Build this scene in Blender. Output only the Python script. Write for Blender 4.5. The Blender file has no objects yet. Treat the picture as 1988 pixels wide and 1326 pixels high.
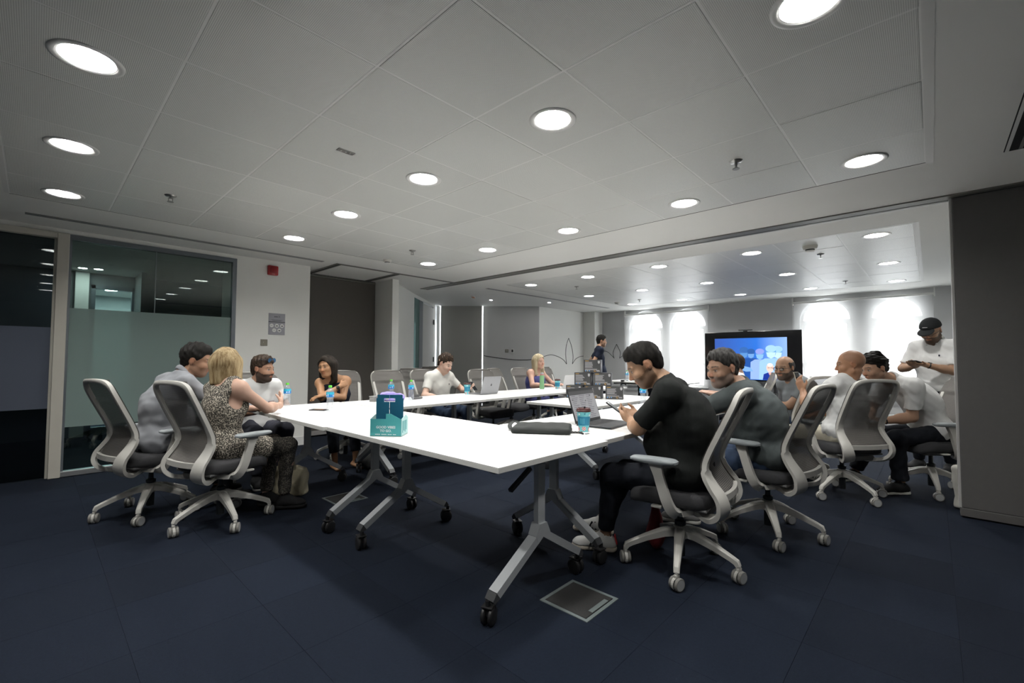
import bpy, bmesh, math, random
import numpy as np
from mathutils import Vector, Matrix

# ------------------------------------------------------------------ camera, world, exposure
scn = bpy.context.scene
COL = scn.collection
CAM_H, CEIL = 1.22, 2.54
YAW, PITCH, ROLL = math.radians(43.16), math.radians(2.232), math.radians(0.242)
_f = Vector((math.cos(YAW) * math.cos(PITCH), math.sin(YAW) * math.cos(PITCH), math.sin(PITCH)))
_r = _f.cross(Vector((0, 0, 1))).normalized()
_u = _r.cross(_f)
_r2 = _r * math.cos(ROLL) + _u * math.sin(ROLL)
_u2 = -_r * math.sin(ROLL) + _u * math.cos(ROLL)
cam_data = bpy.data.cameras.new('camera')
cam_data.sensor_width = 36.0
cam_data.lens = 869.0 / 1988.0 * 36.0
cam_data.clip_start = 0.05
cam = bpy.data.objects.new('camera', cam_data)
COL.objects.link(cam)
cam.matrix_world = Matrix(((_r2.x, _u2.x, -_f.x, 0), (_r2.y, _u2.y, -_f.y, 0), (_r2.z, _u2.z, -_f.z, CAM_H), (0, 0, 0, 1)))
scn.camera = cam
world = bpy.data.worlds.new('world')
scn.world = world
world.use_nodes = True
world.node_tree.nodes['Background'].inputs[0].default_value = (0.85, 0.92, 1.0, 1)
world.node_tree.nodes['Background'].inputs[1].default_value = 2.0
scn.view_settings.view_transform = 'Standard'
scn.view_settings.look = 'None'
scn.view_settings.gamma = 1.0
scn.view_settings.use_curve_mapping = False
scn.view_settings.exposure = 0.5
scn.cycles.use_denoising = True
scn.cycles.max_bounces = 8
scn.cycles.diffuse_bounces = 4
scn.cycles.glossy_bounces = 4
scn.cycles.transmission_bounces = 6
scn.cycles.transparent_max_bounces = 12
scn.cycles.sample_clamp_indirect = 6.0
LAMP = 235.0         # emission of the downlight discs
SKY_PANE = 3.8       # emission of the daylit window panes

# ------------------------------------------------------------------ materials
MATS = {}
def mat(name, col=(0.8, 0.8, 0.8), rough=0.5, metal=0.0, spec=0.5, bump=0.0, bscale=200.0, var=0.0, vscale=6.0,
        emit=None, estr=0.0, alpha=1.0, objvar=0.0, trans=0.0):
    if name in MATS: return MATS[name]
    m = bpy.data.materials.new(name); m.use_nodes = True
    nt = m.node_tree; b = nt.nodes['Principled BSDF']
    b.inputs['Base Color'].default_value = (*col, 1)
    b.inputs['Roughness'].default_value = rough
    b.inputs['Metallic'].default_value = metal
    b.inputs['Specular IOR Level'].default_value = spec
    b.inputs['Alpha'].default_value = alpha
    if trans: b.inputs['Transmission Weight'].default_value = trans
    if emit:
        b.inputs['Emission Color'].default_value = (*emit, 1); b.inputs['Emission Strength'].default_value = estr
    tc = nt.nodes.new('ShaderNodeTexCoord')
    last = None
    if var > 0 or objvar > 0:
        n = nt.nodes.new('ShaderNodeTexNoise'); n.inputs['Scale'].default_value = vscale; n.inputs['Detail'].default_value = 4
        nt.links.new(tc.outputs['Object'], n.inputs['Vector'])
        mr = nt.nodes.new('ShaderNodeMapRange')
        mr.inputs['To Min'].default_value = 1 - var; mr.inputs['To Max'].default_value = 1 + var
        nt.links.new(n.outputs['Fac'], mr.inputs['Value'])
        fac = mr.outputs[0]
        if objvar > 0:
            oi = nt.nodes.new('ShaderNodeObjectInfo')
            mo = nt.nodes.new('ShaderNodeMapRange'); mo.inputs['To Min'].default_value = 1 - objvar; mo.inputs['To Max'].default_value = 1 + objvar
            nt.links.new(oi.outputs['Random'], mo.inputs['Value'])
            mu = nt.nodes.new('ShaderNodeMath'); mu.operation = 'MULTIPLY'
            nt.links.new(fac, mu.inputs[0]); nt.links.new(mo.outputs[0], mu.inputs[1]); fac = mu.outputs[0]
        vm = nt.nodes.new('ShaderNodeVectorMath'); vm.operation = 'SCALE'
        vm.inputs[0].default_value = col
        nt.links.new(fac, vm.inputs['Scale'])
        nt.links.new(vm.outputs[0], b.inputs['Base Color'])
    if bump > 0:
        n2 = nt.nodes.new('ShaderNodeTexNoise'); n2.inputs['Scale'].default_value = bscale; n2.inputs['Detail'].default_value = 3
        nt.links.new(tc.outputs['Object'], n2.inputs['Vector'])
        bp = nt.nodes.new('ShaderNodeBump'); bp.inputs['Strength'].default_value = bump; bp.inputs['Distance'].default_value = 0.004
        nt.links.new(n2.outputs['Fac'], bp.inputs['Height']); nt.links.new(bp.outputs[0], b.inputs['Normal'])
    MATS[name] = m
    return m

def mat_mix(name, parts):
    """parts: list of (shader node type, settings, weight) mixed in sequence"""
    if name in MATS: return MATS[name]
    m = bpy.data.materials.new(name); m.use_nodes = True
    nt = m.node_tree; nt.nodes.remove(nt.nodes['Principled BSDF'])
    out = nt.nodes['Material Output']; cur = None; tot = 0
    for typ, sett, w in parts:
        n = nt.nodes.new(typ)
        for k, v in sett.items(): n.inputs[k].default_value = v
        if cur is None: cur, tot = n.outputs[0], w
        else:
            mx = nt.nodes.new('ShaderNodeMixShader'); mx.inputs[0].default_value = w / (tot + w); tot += w
            nt.links.new(cur, mx.inputs[1]); nt.links.new(n.outputs[0], mx.inputs[2]); cur = mx.outputs[0]
    nt.links.new(cur, out.inputs[0]); MATS[name] = m
    return m

def mat_glass(name, tint, refl=1.0, rough=0.0):
    """thin architectural glass: tinted see-through plus fresnel reflection"""
    if name in MATS: return MATS[name]
    m = bpy.data.materials.new(name); m.use_nodes = True
    nt = m.node_tree; nt.nodes.remove(nt.nodes['Principled BSDF'])
    t = nt.nodes.new('ShaderNodeBsdfTransparent'); t.inputs[0].default_value = (*tint, 1)
    g = nt.nodes.new('ShaderNodeBsdfGlossy'); g.inputs['Roughness'].default_value = rough; g.inputs[0].default_value = (0.95, 1.0, 0.98, 1)
    fr = nt.nodes.new('ShaderNodeFresnel'); fr.inputs[0].default_value = 1.5
    mu = nt.nodes.new('ShaderNodeMath'); mu.operation = 'MULTIPLY'; mu.inputs[1].default_value = refl
    nt.links.new(fr.outputs[0], mu.inputs[0])
    mx = nt.nodes.new('ShaderNodeMixShader')
    nt.links.new(mu.outputs[0], mx.inputs[0]); nt.links.new(t.outputs[0], mx.inputs[1]); nt.links.new(g.outputs[0], mx.inputs[2])
    nt.links.new(mx.outputs[0], nt.nodes['Material Output'].inputs[0]); MATS[name] = m
    return m

# ------------------------------------------------------------------ mesh helpers
class MB:
    """collects simple shapes and links them as one mesh object"""
    def __init__(s): s.v, s.f, s.m, s.mi = [], [], [], 0
    def add(s, vs, fs):
        o = len(s.v); s.v += [tuple(map(float, p)) for p in vs]
        for f in fs: s.f.append(tuple(i + o for i in f)); s.m.append(s.mi)
        return s
    def box(s, x0, x1, y0, y1, z0, z1):
        return s.add([(x0,y0,z0),(x1,y0,z0),(x1,y1,z0),(x0,y1,z0),(x0,y0,z1),(x1,y0,z1),(x1,y1,z1),(x0,y1,z1)],
                     [(3,2,1,0),(4,5,6,7),(0,1,5,4),(1,2,6,5),(2,3,7,6),(3,0,4,7)])
    def rbox(s, x0, x1, y0, y1, z0, z1, b=0.004, M=None):
        """box with chamfered edges"""
        bm = bmesh.new(); bmesh.ops.create_cube(bm, size=1)
        for v in bm.verts:
            v.co = Vector(((x0+x1)/2 + v.co.x*(x1-x0), (y0+y1)/2 + v.co.y*(y1-y0), (z0+z1)/2 + v.co.z*(z1-z0)))
        bmesh.ops.bevel(bm, geom=bm.edges[:], offset=min(b, 0.45*min(x1-x0, y1-y0, z1-z0)), segments=2, affect='EDGES', profile=0.5)
        bm.verts.index_update()
        vs = [v.co.copy() for v in bm.verts]
        if M is not None: vs = [M @ v for v in vs]
        fs = [[v.index for v in f.verts] for f in bm.faces]; bm.free()
        return s.add(vs, fs)
    def bar(s, a, b, w, h, up=(0,0,1), w2=None, h2=None):
        """rectangular bar from a to b, w wide (sideways), h tall (along up)"""
        a, b, up = Vector(a), Vector(b), Vector(up); d = (b-a).normalized()
        sd = d.cross(up).normalized(); u = sd.cross(d)
        w2 = w if w2 is None else w2; h2 = h if h2 is None else h2; vs = []
        for p, ww, hh in ((a, w, h), (b, w2, h2)):
            for i, j in ((-1,-1),(1,-1),(1,1),(-1,1)): vs.append(p + sd*(ww/2*i) + u*(hh/2*j))
        return s.add(vs, [(0,3,2,1),(4,5,6,7),(0,1,5,4),(1,2,6,5),(2,3,7,6),(3,0,4,7)])
    def cyl(s, a, b, r, n=16, r2=None):
        a, b = Vector(a), Vector(b); d = (b-a).normalized(); r2 = r if r2 is None else r2
        t = Vector((1,0,0)) if abs(d.x) < 0.8 else Vector((0,1,0)); x = d.cross(t).normalized(); y = d.cross(x)
        vs = [a + x*math.cos(2*math.pi*i/n)*r + y*math.sin(2*math.pi*i/n)*r for i in range(n)] + \
             [b + x*math.cos(2*math.pi*i/n)*r2 + y*math.sin(2*math.pi*i/n)*r2 for i in range(n)]
        return s.add(vs, [tuple(range(n-1,-1,-1)), tuple(range(n,2*n))] + [(i,(i+1)%n,n+(i+1)%n,n+i) for i in range(n)])
    def lathe(s, prof, c=(0,0,0), n=24, axis='z'):
        vs, fs = [], []
        for r, z in prof:
            for i in range(n):
                a = 2*math.pi*i/n; p = (r*math.cos(a), r*math.sin(a), z)
                if axis == 'y': p = (p[0], p[2], p[1])
                vs.append((c[0]+p[0], c[1]+p[1], c[2]+p[2]))
        for k in range(len(prof)-1):
            for i in range(n): fs.append((k*n+i, k*n+(i+1)%n, (k+1)*n+(i+1)%n, (k+1)*n+i))
        return s.add(vs, fs)
    def sweep(s, path, sect, ups=None, closed=False, cap=True):
        """sweep section points (side, up) (one list, or one per path point) along a path"""
        n = len(path); P = [Vector(p) for p in path]; m = None; vs, fs = [], []
        for i in range(n):
            if closed: d = P[(i+1)%n] - P[i-1]
            else: d = P[min(i+1,n-1)] - P[max(i-1,0)]
            d.normalize(); up = Vector(ups[i] if ups else (0,0,1))
            sd = d.cross(up).normalized(); u = sd.cross(d)
            sc = sect[i] if isinstance(sect[0][0], (tuple, list)) else sect
            m = len(sc)
            for q in sc: vs.append(P[i] + sd*q[0] + u*q[1])
        for i in range(n if closed else n-1):
            j = (i+1) % n
            for k in range(m): fs.append((i*m+k, i*m+(k+1)%m, j*m+(k+1)%m, j*m+k))
        if cap and not closed: fs += [tuple(range(m-1,-1,-1)), tuple(range((n-1)*m, n*m))]
        return s.add(vs, fs)
    def tube(s, path, r, n=8, closed=False):
        rr = r if isinstance(r, (list, tuple)) else [r]*len(path)
        sect = [[(math.cos(2*math.pi*k/n)*q, math.sin(2*math.pi*k/n)*q) for k in range(n)] for q in rr]
        ups = []
        for i in range(len(path)):
            a = Vector(path[max(i-1,0)]); b = Vector(path[min(i+1,len(path)-1)]); d = (b-a).normalized()
            ups.append((0,0,1) if abs(d.z) < 0.9 else (1,0,0))
        return s.sweep(path, sect, ups, closed)
    def prism(s, poly, z0, z1):
        n = len(poly); vs = [(x,y,z0) for x,y in poly] + [(x,y,z1) for x,y in poly]
        return s.add(vs, [tuple(range(n-1,-1,-1)), tuple(range(n,2*n))] + [(i,(i+1)%n,n+(i+1)%n,n+i) for i in range(n)])
    def xform(s, M, start=0):
        for i in range(start, len(s.v)): s.v[i] = tuple(M @ Vector(s.v[i]))
        return s
    def mesh(s, name, mats, smooth=False):
        me = bpy.data.meshes.new(name); me.from_pydata(s.v, [], s.f)
        for m in (mats if isinstance(mats, (list, tuple)) else [mats]): me.materials.append(m)
        if len(set(s.m)) > 1: me.polygons.foreach_set('material_index', s.m)
        bm = bmesh.new(); bm.from_mesh(me); bmesh.ops.recalc_face_normals(bm, faces=bm.faces[:]); bm.to_mesh(me); bm.free()
        if smooth:
            me.polygons.foreach_set('use_smooth', [True]*len(me.polygons))
            if smooth is not True: me.set_sharp_from_angle(angle=math.radians(smooth))
        me.update()
        return me
    def build(s, name, mats, parent=None, smooth=False, loc=None):
        return link(name, s.mesh(name, mats, smooth), parent, loc)

def link(name, data, parent=None, loc=None, rot=None):
    o = bpy.data.objects.new(name, data); COL.objects.link(o)
    if parent: o.parent = parent
    if loc is not None: o.location = loc
    if rot is not None: o.rotation_euler = rot
    return o
def tag(o, label=None, cat=None, group=None, kind=None):
    if label: o['label'] = label
    if cat: o['category'] = cat
    if group: o['group'] = group
    if kind: o['kind'] = kind
    return o
def thing(name, label, cat, loc=(0,0,0), rz=0.0, group=None):
    o = bpy.data.objects.new(name, None); o.empty_display_size = 0.1; COL.objects.link(o)
    o.location = loc; o.rotation_euler = (0, 0, rz)
    return tag(o, label, cat, group)
def copy_tree(o, parent=None):
    c = o.copy(); COL.objects.link(c); c.parent = parent
    for ch in o.children: copy_tree(ch, c)
    return c
def struct(name, mb, m, smooth=False, parent=None):
    o = mb.build(name, m, parent, smooth)
    if parent is None: o['kind'] = 'structure'
    return o
def text(name, body, size, m, parent, M, align='CENTER', extrude=0.0004, bold=False):
    cu = bpy.data.curves.new(name, 'FONT'); cu.body = body; cu.size = size; cu.align_x = align; cu.align_y = 'CENTER'
    cu.extrude = extrude; cu.materials.append(m)
    if bold: cu.offset = size*0.018
    cu.resolution_u = 2
    tmp = bpy.data.objects.new(name, cu); COL.objects.link(tmp)
    bpy.context.view_layer.update()
    me = bpy.data.meshes.new_from_object(tmp.evaluated_get(bpy.context.evaluated_depsgraph_get()))
    me.transform(M); me.materials.clear(); me.materials.append(m)
    bpy.data.objects.remove(tmp); bpy.data.curves.remove(cu)
    return link(name, me, parent)
def frame_M(origin, right, up):
    r = Vector(right).normalized(); u = Vector(up).normalized(); n = r.cross(u)
    return Matrix(((r.x,u.x,n.x,origin[0]),(r.y,u.y,n.y,origin[1]),(r.z,u.z,n.z,origin[2]),(0,0,0,1)))
def sm_curve(pts, n=6):
    """Catmull-Rom through points"""
    P = [Vector(p) for p in pts]; out = []
    for i in range(len(P)-1):
        p0, p1, p2, p3 = P[max(i-1,0)], P[i], P[i+1], P[min(i+2,len(P)-1)]
        for k in range(n):
            t = k/n
            out.append(0.5*((2*p1) + (p2-p0)*t + (2*p0-5*p1+4*p2-p3)*t*t + (3*p1-p0-3*p2+p3)*t**3))
    out.append(P[-1]); return out
random.seed(7)
# ------------------------------------------------------------------ surface materials
def tile_mat():
    m = mat('ceiling_tile_metal', (0.77, 0.78, 0.75), rough=0.42, spec=0.4, var=0.03, vscale=1.5, objvar=0.035)
    nt = m.node_tree; b = nt.nodes['Principled BSDF']
    tc = [n for n in nt.nodes if n.type == 'TEX_COORD'][0]
    sc = nt.nodes.new('ShaderNodeVectorMath'); sc.operation = 'SCALE'; sc.inputs['Scale'].default_value = 1/0.0066
    fr = nt.nodes.new('ShaderNodeVectorMath'); fr.operation = 'FRACTION'
    su = nt.nodes.new('ShaderNodeVectorMath'); su.operation = 'SUBTRACT'; su.inputs[1].default_value = (0.5, 0.5, 0)
    ml = nt.nodes.new('ShaderNodeVectorMath'); ml.operation = 'MULTIPLY'; ml.inputs[1].default_value = (1, 1, 0)
    ln = nt.nodes.new('ShaderNodeVectorMath'); ln.operation = 'LENGTH'
    mr = nt.nodes.new('ShaderNodeMapRange'); mr.inputs['From Min'].default_value = 0.22; mr.inputs['From Max'].default_value = 0.32
    mr.inputs['To Min'].default_value = 0.45; mr.inputs['To Max'].default_value = 1.0
    nt.links.new(tc.outputs['Object'], sc.inputs[0]); nt.links.new(sc.outputs[0], fr.inputs[0]); nt.links.new(fr.outputs[0], su.inputs[0])
    nt.links.new(su.outputs[0], ml.inputs[0]); nt.links.new(ml.outputs[0], ln.inputs[0]); nt.links.new(ln.outputs['Value'], mr.inputs['Value'])
    old = b.inputs['Base Color'].links[0].from_socket
    v = nt.nodes.new('ShaderNodeVectorMath'); v.operation = 'SCALE'
    nt.links.new(old, v.inputs[0]); nt.links.new(mr.outputs[0], v.inputs['Scale']); nt.links.new(v.outputs[0], b.inputs['Base Color'])
    return m
M_TILE = tile_mat()
M_SOFFIT = mat('plaster_ceiling', (0.80, 0.80, 0.77), rough=0.75, var=0.02, vscale=2)
M_WALL = mat('white_wall_paint', (0.77, 0.77, 0.735), rough=0.7, var=0.02, vscale=3)
M_GREYWALL = mat('grey_wall_paint', (0.60, 0.605, 0.60), rough=0.75, var=0.02, vscale=3)
M_CARPET = mat('navy_carpet', (0.0065, 0.0100, 0.0185), rough=0.95, spec=0.15, bump=0.6, bscale=420, var=0.28, vscale=90, objvar=0.13)
M_FLOOR = mat('navy_carpet_far', (0.0065, 0.0100, 0.0185), rough=0.95, spec=0.15, bump=0.5, bscale=420, var=0.22, vscale=60)
M_PANEL = mat('dark_panel_fabric', (0.10, 0.091, 0.082), rough=0.85, bump=0.35, bscale=500, var=0.06, vscale=30)
M_PART = mat('grey_partition_fabric', (0.105, 0.101, 0.099), rough=0.85, bump=0.35, bscale=500, var=0.06, vscale=30)
M_ALU = mat('brushed_aluminium', (0.45, 0.46, 0.47), rough=0.4, metal=0.8, var=0.03)
M_TRACK = mat('track_metal', (0.17, 0.17, 0.155), rough=0.5, metal=0.3)
M_BLACK = mat('black_plastic', (0.012, 0.012, 0.013), rough=0.45, var=0.1)
M_GAP = mat('black_gap', (0.006, 0.006, 0.006), rough=0.9)
M_CREAM = mat('cream_frame_paint', (0.52, 0.50, 0.44), rough=0.5, var=0.04, vscale=8)
M_FRAME = mat('blue_grey_frame', (0.15, 0.17, 0.19), rough=0.45, metal=0.4)
M_TRIM = mat('white_trim', (0.72, 0.72, 0.70), rough=0.5)
M_LINE = mat('black_line_paint', (0.012, 0.012, 0.014), rough=0.6)

# ------------------------------------------------------------------ floor with carpet tiles
floor = struct('floor', MB().box(-4, 11.3, -4, 14, -0.06, -0.004), M_FLOOR)
def in_view(x, y, z=0.0, m=0.08):
    v = Vector((x, y, z - CAM_H)); d = v.dot(_f)
    if d < 0.25: return False
    sx, sy = v.dot(_r2)/d*869/994, v.dot(_u2)/d*869/663
    return abs(sx) < 1+m and abs(sy) < 1+m
ct_mesh = MB().rbox(-0.2495, 0.2495, -0.2495, 0.2495, -0.006, 0.0, 0.0008).mesh('carpet_tile', M_CARPET)
cand = []
for i in range(-4, 24):
    for j in range(-4, 14):
        x, y = 0.06 + 0.5*i, 0.19 + 0.5*j
        if x > 10.9 or y > 6.3: continue
        if any(in_view(x+a, y+b) for a in (-.25, .25) for b in (-.25, .25)): cand.append((math.hypot(x, y), x, y))
cand.sort()
for d, x, y in cand[:280]: link('carpet_tile', ct_mesh, floor, (x, y, 0))

# ------------------------------------------------------------------ ceiling: plasterboard with two fields of metal tiles
F1 = (-0.18, 4.02, 0.0, 5.40); F2 = (5.73, 10.05, 0.10, 5.50)
mb = MB()
Z0, Z1 = CEIL, CEIL + 0.03
XS0, XS1, YS0, YS1 = -4.0, 11.3, -4.0, 9.6
mb.box(XS0, F1[0], YS0, YS1, Z0, Z1); mb.box(F1[0], F1[1], YS0, F1[2], Z0, Z1); mb.box(F1[0], F1[1], F1[3], YS1, Z0, Z1)
mb.box(F1[1], F2[0], YS0, YS1, Z0, Z1); mb.box(F2[0], F2[1], YS0, F2[2], Z0, Z1); mb.box(F2[0], F2[1], F2[3], YS1, Z0, Z1)
mb.box(F2[1], XS1, YS0, YS1, Z0, Z1)
mb.box(XS0, XS1, YS0, 14, CEIL + 0.16, CEIL + 0.2)                   # the slab above
mb.box(XS0, XS1, 9.6, 14, Z0, Z1)
ceiling = struct('ceiling', mb, M_SOFFIT)
grid = MB()
for F in (F1, F2):
    nx = round((F[1]-F[0])/0.6); ny = round((F[3]-F[2])/0.6); dx = (F[1]-F[0])/nx; dy = (F[3]-F[2])/ny
    for i in range(1, nx): grid.box(F[0]+dx*i-0.006, F[0]+dx*i+0.006, F[2], F[3], CEIL+0.0004, CEIL+0.02)
    for j in range(1, ny): grid.box(F[0], F[1], F[2]+dy*j-0.006, F[2]+dy*j+0.006, CEIL+0.0006, CEIL+0.0195)
for F in (F1, F2):   # strips added along each field's edge to block light leaking in
    grid.box(F[0]-0.002, F[0]+0.012, F[2], F[3], CEIL+0.0008, CEIL+0.02); grid.box(F[1]-0.012, F[1]+0.002, F[2], F[3], CEIL+0.0008, CEIL+0.02)
    grid.box(F[0], F[1], F[2]-0.002, F[2]+0.012, CEIL+0.0009, CEIL+0.0195); grid.box(F[0], F[1], F[3]-0.012, F[3]+0.002, CEIL+0.0009, CEIL+0.0195)
grid.build('tile_grid', mat('tile_grid_white', (0.82, 0.82, 0.80), 0.5), ceiling)
def hole_tile(w, h, r, n=32):
    b = MB(); o = []
    for k in range(n):
        a = 2*math.pi*(k+0.5)/n; c, s_ = math.cos(a), math.sin(a); q = min(w/2/max(abs(c), 1e-6), h/2/max(abs(s_), 1e-6))
        o.append((c*q, s_*q))
    # exact corners so that the outline stays square
    for cx in (-1, 1):
        for cy in (-1, 1):
            k = min(range(n), key=lambda k: (o[k][0]-cx*w/2)**2 + (o[k][1]-cy*h/2)**2); o[k] = (cx*w/2, cy*h/2)
    inn = [(math.cos(2*math.pi*(k+0.5)/n)*r, math.sin(2*math.pi*(k+0.5)/n)*r) for k in range(n)]
    vs = [(x, y, 0) for x, y in o] + [(x, y, 0) for x, y in inn] + [(x, y, 0.01) for x, y in o] + [(x, y, 0.01) for x, y in inn]
    fs = []
    for k in range(n):
        j = (k+1) % n
        fs += [(k, j, n+j, n+k), (2*n+k, 3*n+k, 3*n+j, 2*n+j), (k, 2*n+k, 2*n+j, j), (n+k, n+j, 3*n+j, 3*n+k)]
    return b.add(vs, fs)
LAMPS1 = [(ix, iy) for ix in (0, 3, 6) for iy in (0, 2, 4, 6, 8)]
LAMPS2 = [(ix, iy) for ix in (0, 3, 6) for iy in (0, 2, 4, 6, 8)]
lamp_spots = []
for fi, (F, lamps) in enumerate(((F1, LAMPS1), (F2, LAMPS2))):
    nx = round((F[1]-F[0])/0.6); ny = round((F[3]-F[2])/0.6); dx = (F[1]-F[0])/nx; dy = (F[3]-F[2])/ny
    g = 0.006
    plain = MB().rbox(-dx/2+g, dx/2-g, -dy/2+g, dy/2-g, 0, 0.012, 0.003).mesh('ceiling_tile', M_TILE)
    holed = hole_tile(dx-2*g, dy-2*g, 0.104).mesh('ceiling_tile', M_TILE)
    for i in range(nx):
        for j in range(ny):
            x, y = F[0]+dx*(i+.5), F[2]+dy*(j+.5)
            isl = (i, j) in lamps
            o = link('ceiling_tile', holed if isl else plain, ceiling, (x, y, CEIL - (0.0 if (i*7+j*3) % 5 else 0.0015)))
            if isl: lamp_spots.append((fi, i, j, x, y))
# perimeter trims of the tile fields
tr = MB()
for F in (F1, F2):
    tr.box(F[0]-0.03, F[1]+0.03, F[2]-0.04, F[2]-0.001, CEIL-0.0015, CEIL+0.004)
    tr.box(F[0]-0.03, F[0]-0.001, F[2], F[3], CEIL-0.0015, CEIL+0.004)
struct('trim_1', tr, M_TRIM)
gp = MB()
for F in (F1, F2):
    gp.box(F[1]+0.001, F[1]+0.009, F[2], F[3], CEIL-0.0008, CEIL+0.002)
    gp.box(F[0], F[1], F[3]+0.001, F[3]+0.009, CEIL-0.0008, CEIL+0.002)
struct('trim_2', gp, M_GAP)
# track of the folding partition, and its storage loop at the left
tk = MB(); tk.mi = 0
tk.box(4.93, 5.045, -3.9, 7.0, CEIL-0.012, CEIL+0.002); tk.box(5.065, 5.10, -3.9, 7.0, CEIL-0.012, CEIL+0.002)
for (a, b) in (((2.84, 6.02), (2.92, 7.03)), ((3.80, 6.02), (3.88, 7.03)), ((2.84, 6.0), (4.95, 6.045)), ((2.95, 7.0), (4.0, 7.03))):
    tk.box(a[0], b[0], a[1], b[1], CEIL-0.010, CEIL+0.002)
tk.mi = 1
tk.box(5.045, 5.065, -3.9, 7.0, CEIL-0.004, CEIL+0.002)
tk.box(2.865, 2.89, 6.02, 7.03, CEIL-0.0115, CEIL); tk.box(3.83, 3.85, 6.02, 7.03, CEIL-0.0115, CEIL)
tk.mi = 2
tk.box(5.10, 5.13, -3.9, 7.0, CEIL-0.012, CEIL+0.002)
struct('trim_3', tk, [M_TRACK, M_GAP, M_TRIM])
# linear slot diffusers
def slot_diffuser(x0, x1, y0, y1, label):
    t = thing('slot_diffuser', label, 'air vent', ((x0+x1)/2, (y0+y1)/2, CEIL), group='linear air slots in the ceiling')
    hx, hy = (x1-x0)/2, (y1-y0)/2
    MB().box(-hx, hx, -hy, hy, -0.003, -0.0004).build('slot_backing', M_GAP, t)
    n = 4; w = 2*hy/(2*n+1)
    for k in range(n+1):
        MB().box(-hx, hx, -hy+2*k*w+w*0.2, -hy+(2*k+1)*w-w*0.2, -0.0045, -0.0028).build('slat', M_ALU if k not in (0, n) else M_TRIM, t)
slot_diffuser(-0.1, 2.66, 6.0, 6.08, 'long dark air slot above the glass partition and white pier')
slot_diffuser(5.77, 10.1, 6.02, 6.10, 'long dark air slot in the far ceiling above the blonde woman')
slot_diffuser(2.0, 4.15, -0.62, -0.36, 'wide slotted air grille in the ceiling by the grey partition')

# ------------------------------------------------------------------ left wall: glass partition, pier, pocket
YW = 6.5
w = MB()
w.box(1.745, 2.68, YW, YW+0.62, 0.0, CEIL)                       # white pier
w.box(-0.0, 1.745, YW-0.0, YW+0.10, 2.49, CEIL); w.box(-4, 0, YW, YW+0.1, 2.49, CEIL)   # bulkhead above the glass
w.box(-4, -1.6, YW, YW+0.1, 0, 2.49)
wall_left = struct('wall_left', w, M_WALL)
struct('baseboard_left', MB().box(1.76, 2.69, YW-0.012, YW, 0, 0.12).box(2.68, 2.692, YW, YW+0.6, 0, 0.12), M_TRIM)
# glass partition with frosted band
gpart = thing('glass_partition', 'frosted green glass partition panel beside the white pier', 'glass wall', (0, YW, 0))
fr = MB(); fr.box(1.70, 1.745, -0.02, 0.06, 0.0, 2.49); fr.box(0.215, 0.235, -0.01, 0.05, 0.0, 2.47); fr.box(0.215, 1.70, -0.02, 0.06, 2.44, 2.49)
fr.build('frame', M_FRAME, gpart)
MB().rbox(0.215, 1.70, -0.025, 0.06, 0.0, 0.055, 0.004).build('bottom_rail', M_ALU, gpart)
M_GLASS = mat_glass('green_tinted_glass', (0.62, 0.72, 0.69), 2.2)
M_FILM = mat_mix('frosted_film', [('ShaderNodeBsdfDiffuse', {'Color': (0.40, 0.49, 0.465, 1)}, 0.48), ('ShaderNodeBsdfTranslucent', {'Color': (0.5, 0.6, 0.58, 1)}, 0.28), ('ShaderNodeBsdfTransparent', {'Color': (0.7, 0.8, 0.78, 1)}, 0.32)])
MB().box(0.235, 0.926, 0.012, 0.024, 0.055, 2.44).build('pane', M_GLASS, gpart)
MB().box(0.934, 1.70, 0.012, 0.024, 0.055, 2.44).build('pane', M_GLASS, gpart)
MB().box(0.926, 0.934, 0.010, 0.026, 0.055, 2.44).build('pane_joint', mat('glass_joint', (0.20, 0.25, 0.25), 0.4), gpart)
MB().box(0.235, 1.70, 0.006, 0.0075, 0.50, 1.73).build('frosted_film', M_FILM, gpart)
ln = MB().tube(sm_curve([(0.24,0.0255,0.86),(0.5,0.0255,0.875),(0.8,0.0255,0.92),(1.05,0.0255,1.0),(1.25,0.0255,1.06),(1.45,0.0255,1.08),(1.70,0.0255,1.05)], 6), 0.004, 5)
ln.build('drawn_line', mat('pale_line', (0.30, 0.36, 0.36), 0.6), gpart)
# door frame and glass door at the left edge
dfr = thing('door_frame', 'cream painted door frame at the left edge of the room', 'door frame', (0, YW, 0))
MB().rbox(0.125, 0.215, -0.05, 0.09, 0.0, 2.49, 0.006).build('jamb', M_CREAM, dfr)
MB().rbox(-1.62, 0.125, -0.05, 0.09, 2.43, 2.49, 0.006).build('head', M_CREAM, dfr)
MB().rbox(0.105, 0.125, 0.0, 0.05, 0.0, 2.43, 0.003).build('door_stop', M_CREAM, dfr)
dgl = tag(bpy.data.objects.new('door_1', None), 'dark glass door with a frosted blue band', None, None, 'structure'); COL.objects.link(dgl); dgl.location = (0, YW, 0)
M_GLASSD = mat_glass('dark_door_glass', (0.30, 0.34, 0.36), 1.2)
MB().box(-1.6, 0.105, 0.02, 0.032, 0.01, 2.43).build('pane', M_GLASSD, dgl)
M_FILMD = mat_mix('frosted_film_dark', [('ShaderNodeBsdfDiffuse', {'Color': (0.15, 0.17, 0.22, 1)}, 0.5), ('ShaderNodeBsdfTransparent', {'Color': (0.5, 0.55, 0.6, 1)}, 0.3)])
MB().box(-1.6, 0.105, 0.012, 0.0135, 0.70, 1.52).build('frosted_film', M_FILMD, dgl)
MB().tube([(-1.6, 0.034, 0.9), (-0.6, 0.034, 0.86), (-0.2, 0.034, 0.885), (0.1, 0.034, 0.895)], 0.004, 5).build('drawn_line', M_LINE, dgl)
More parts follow.
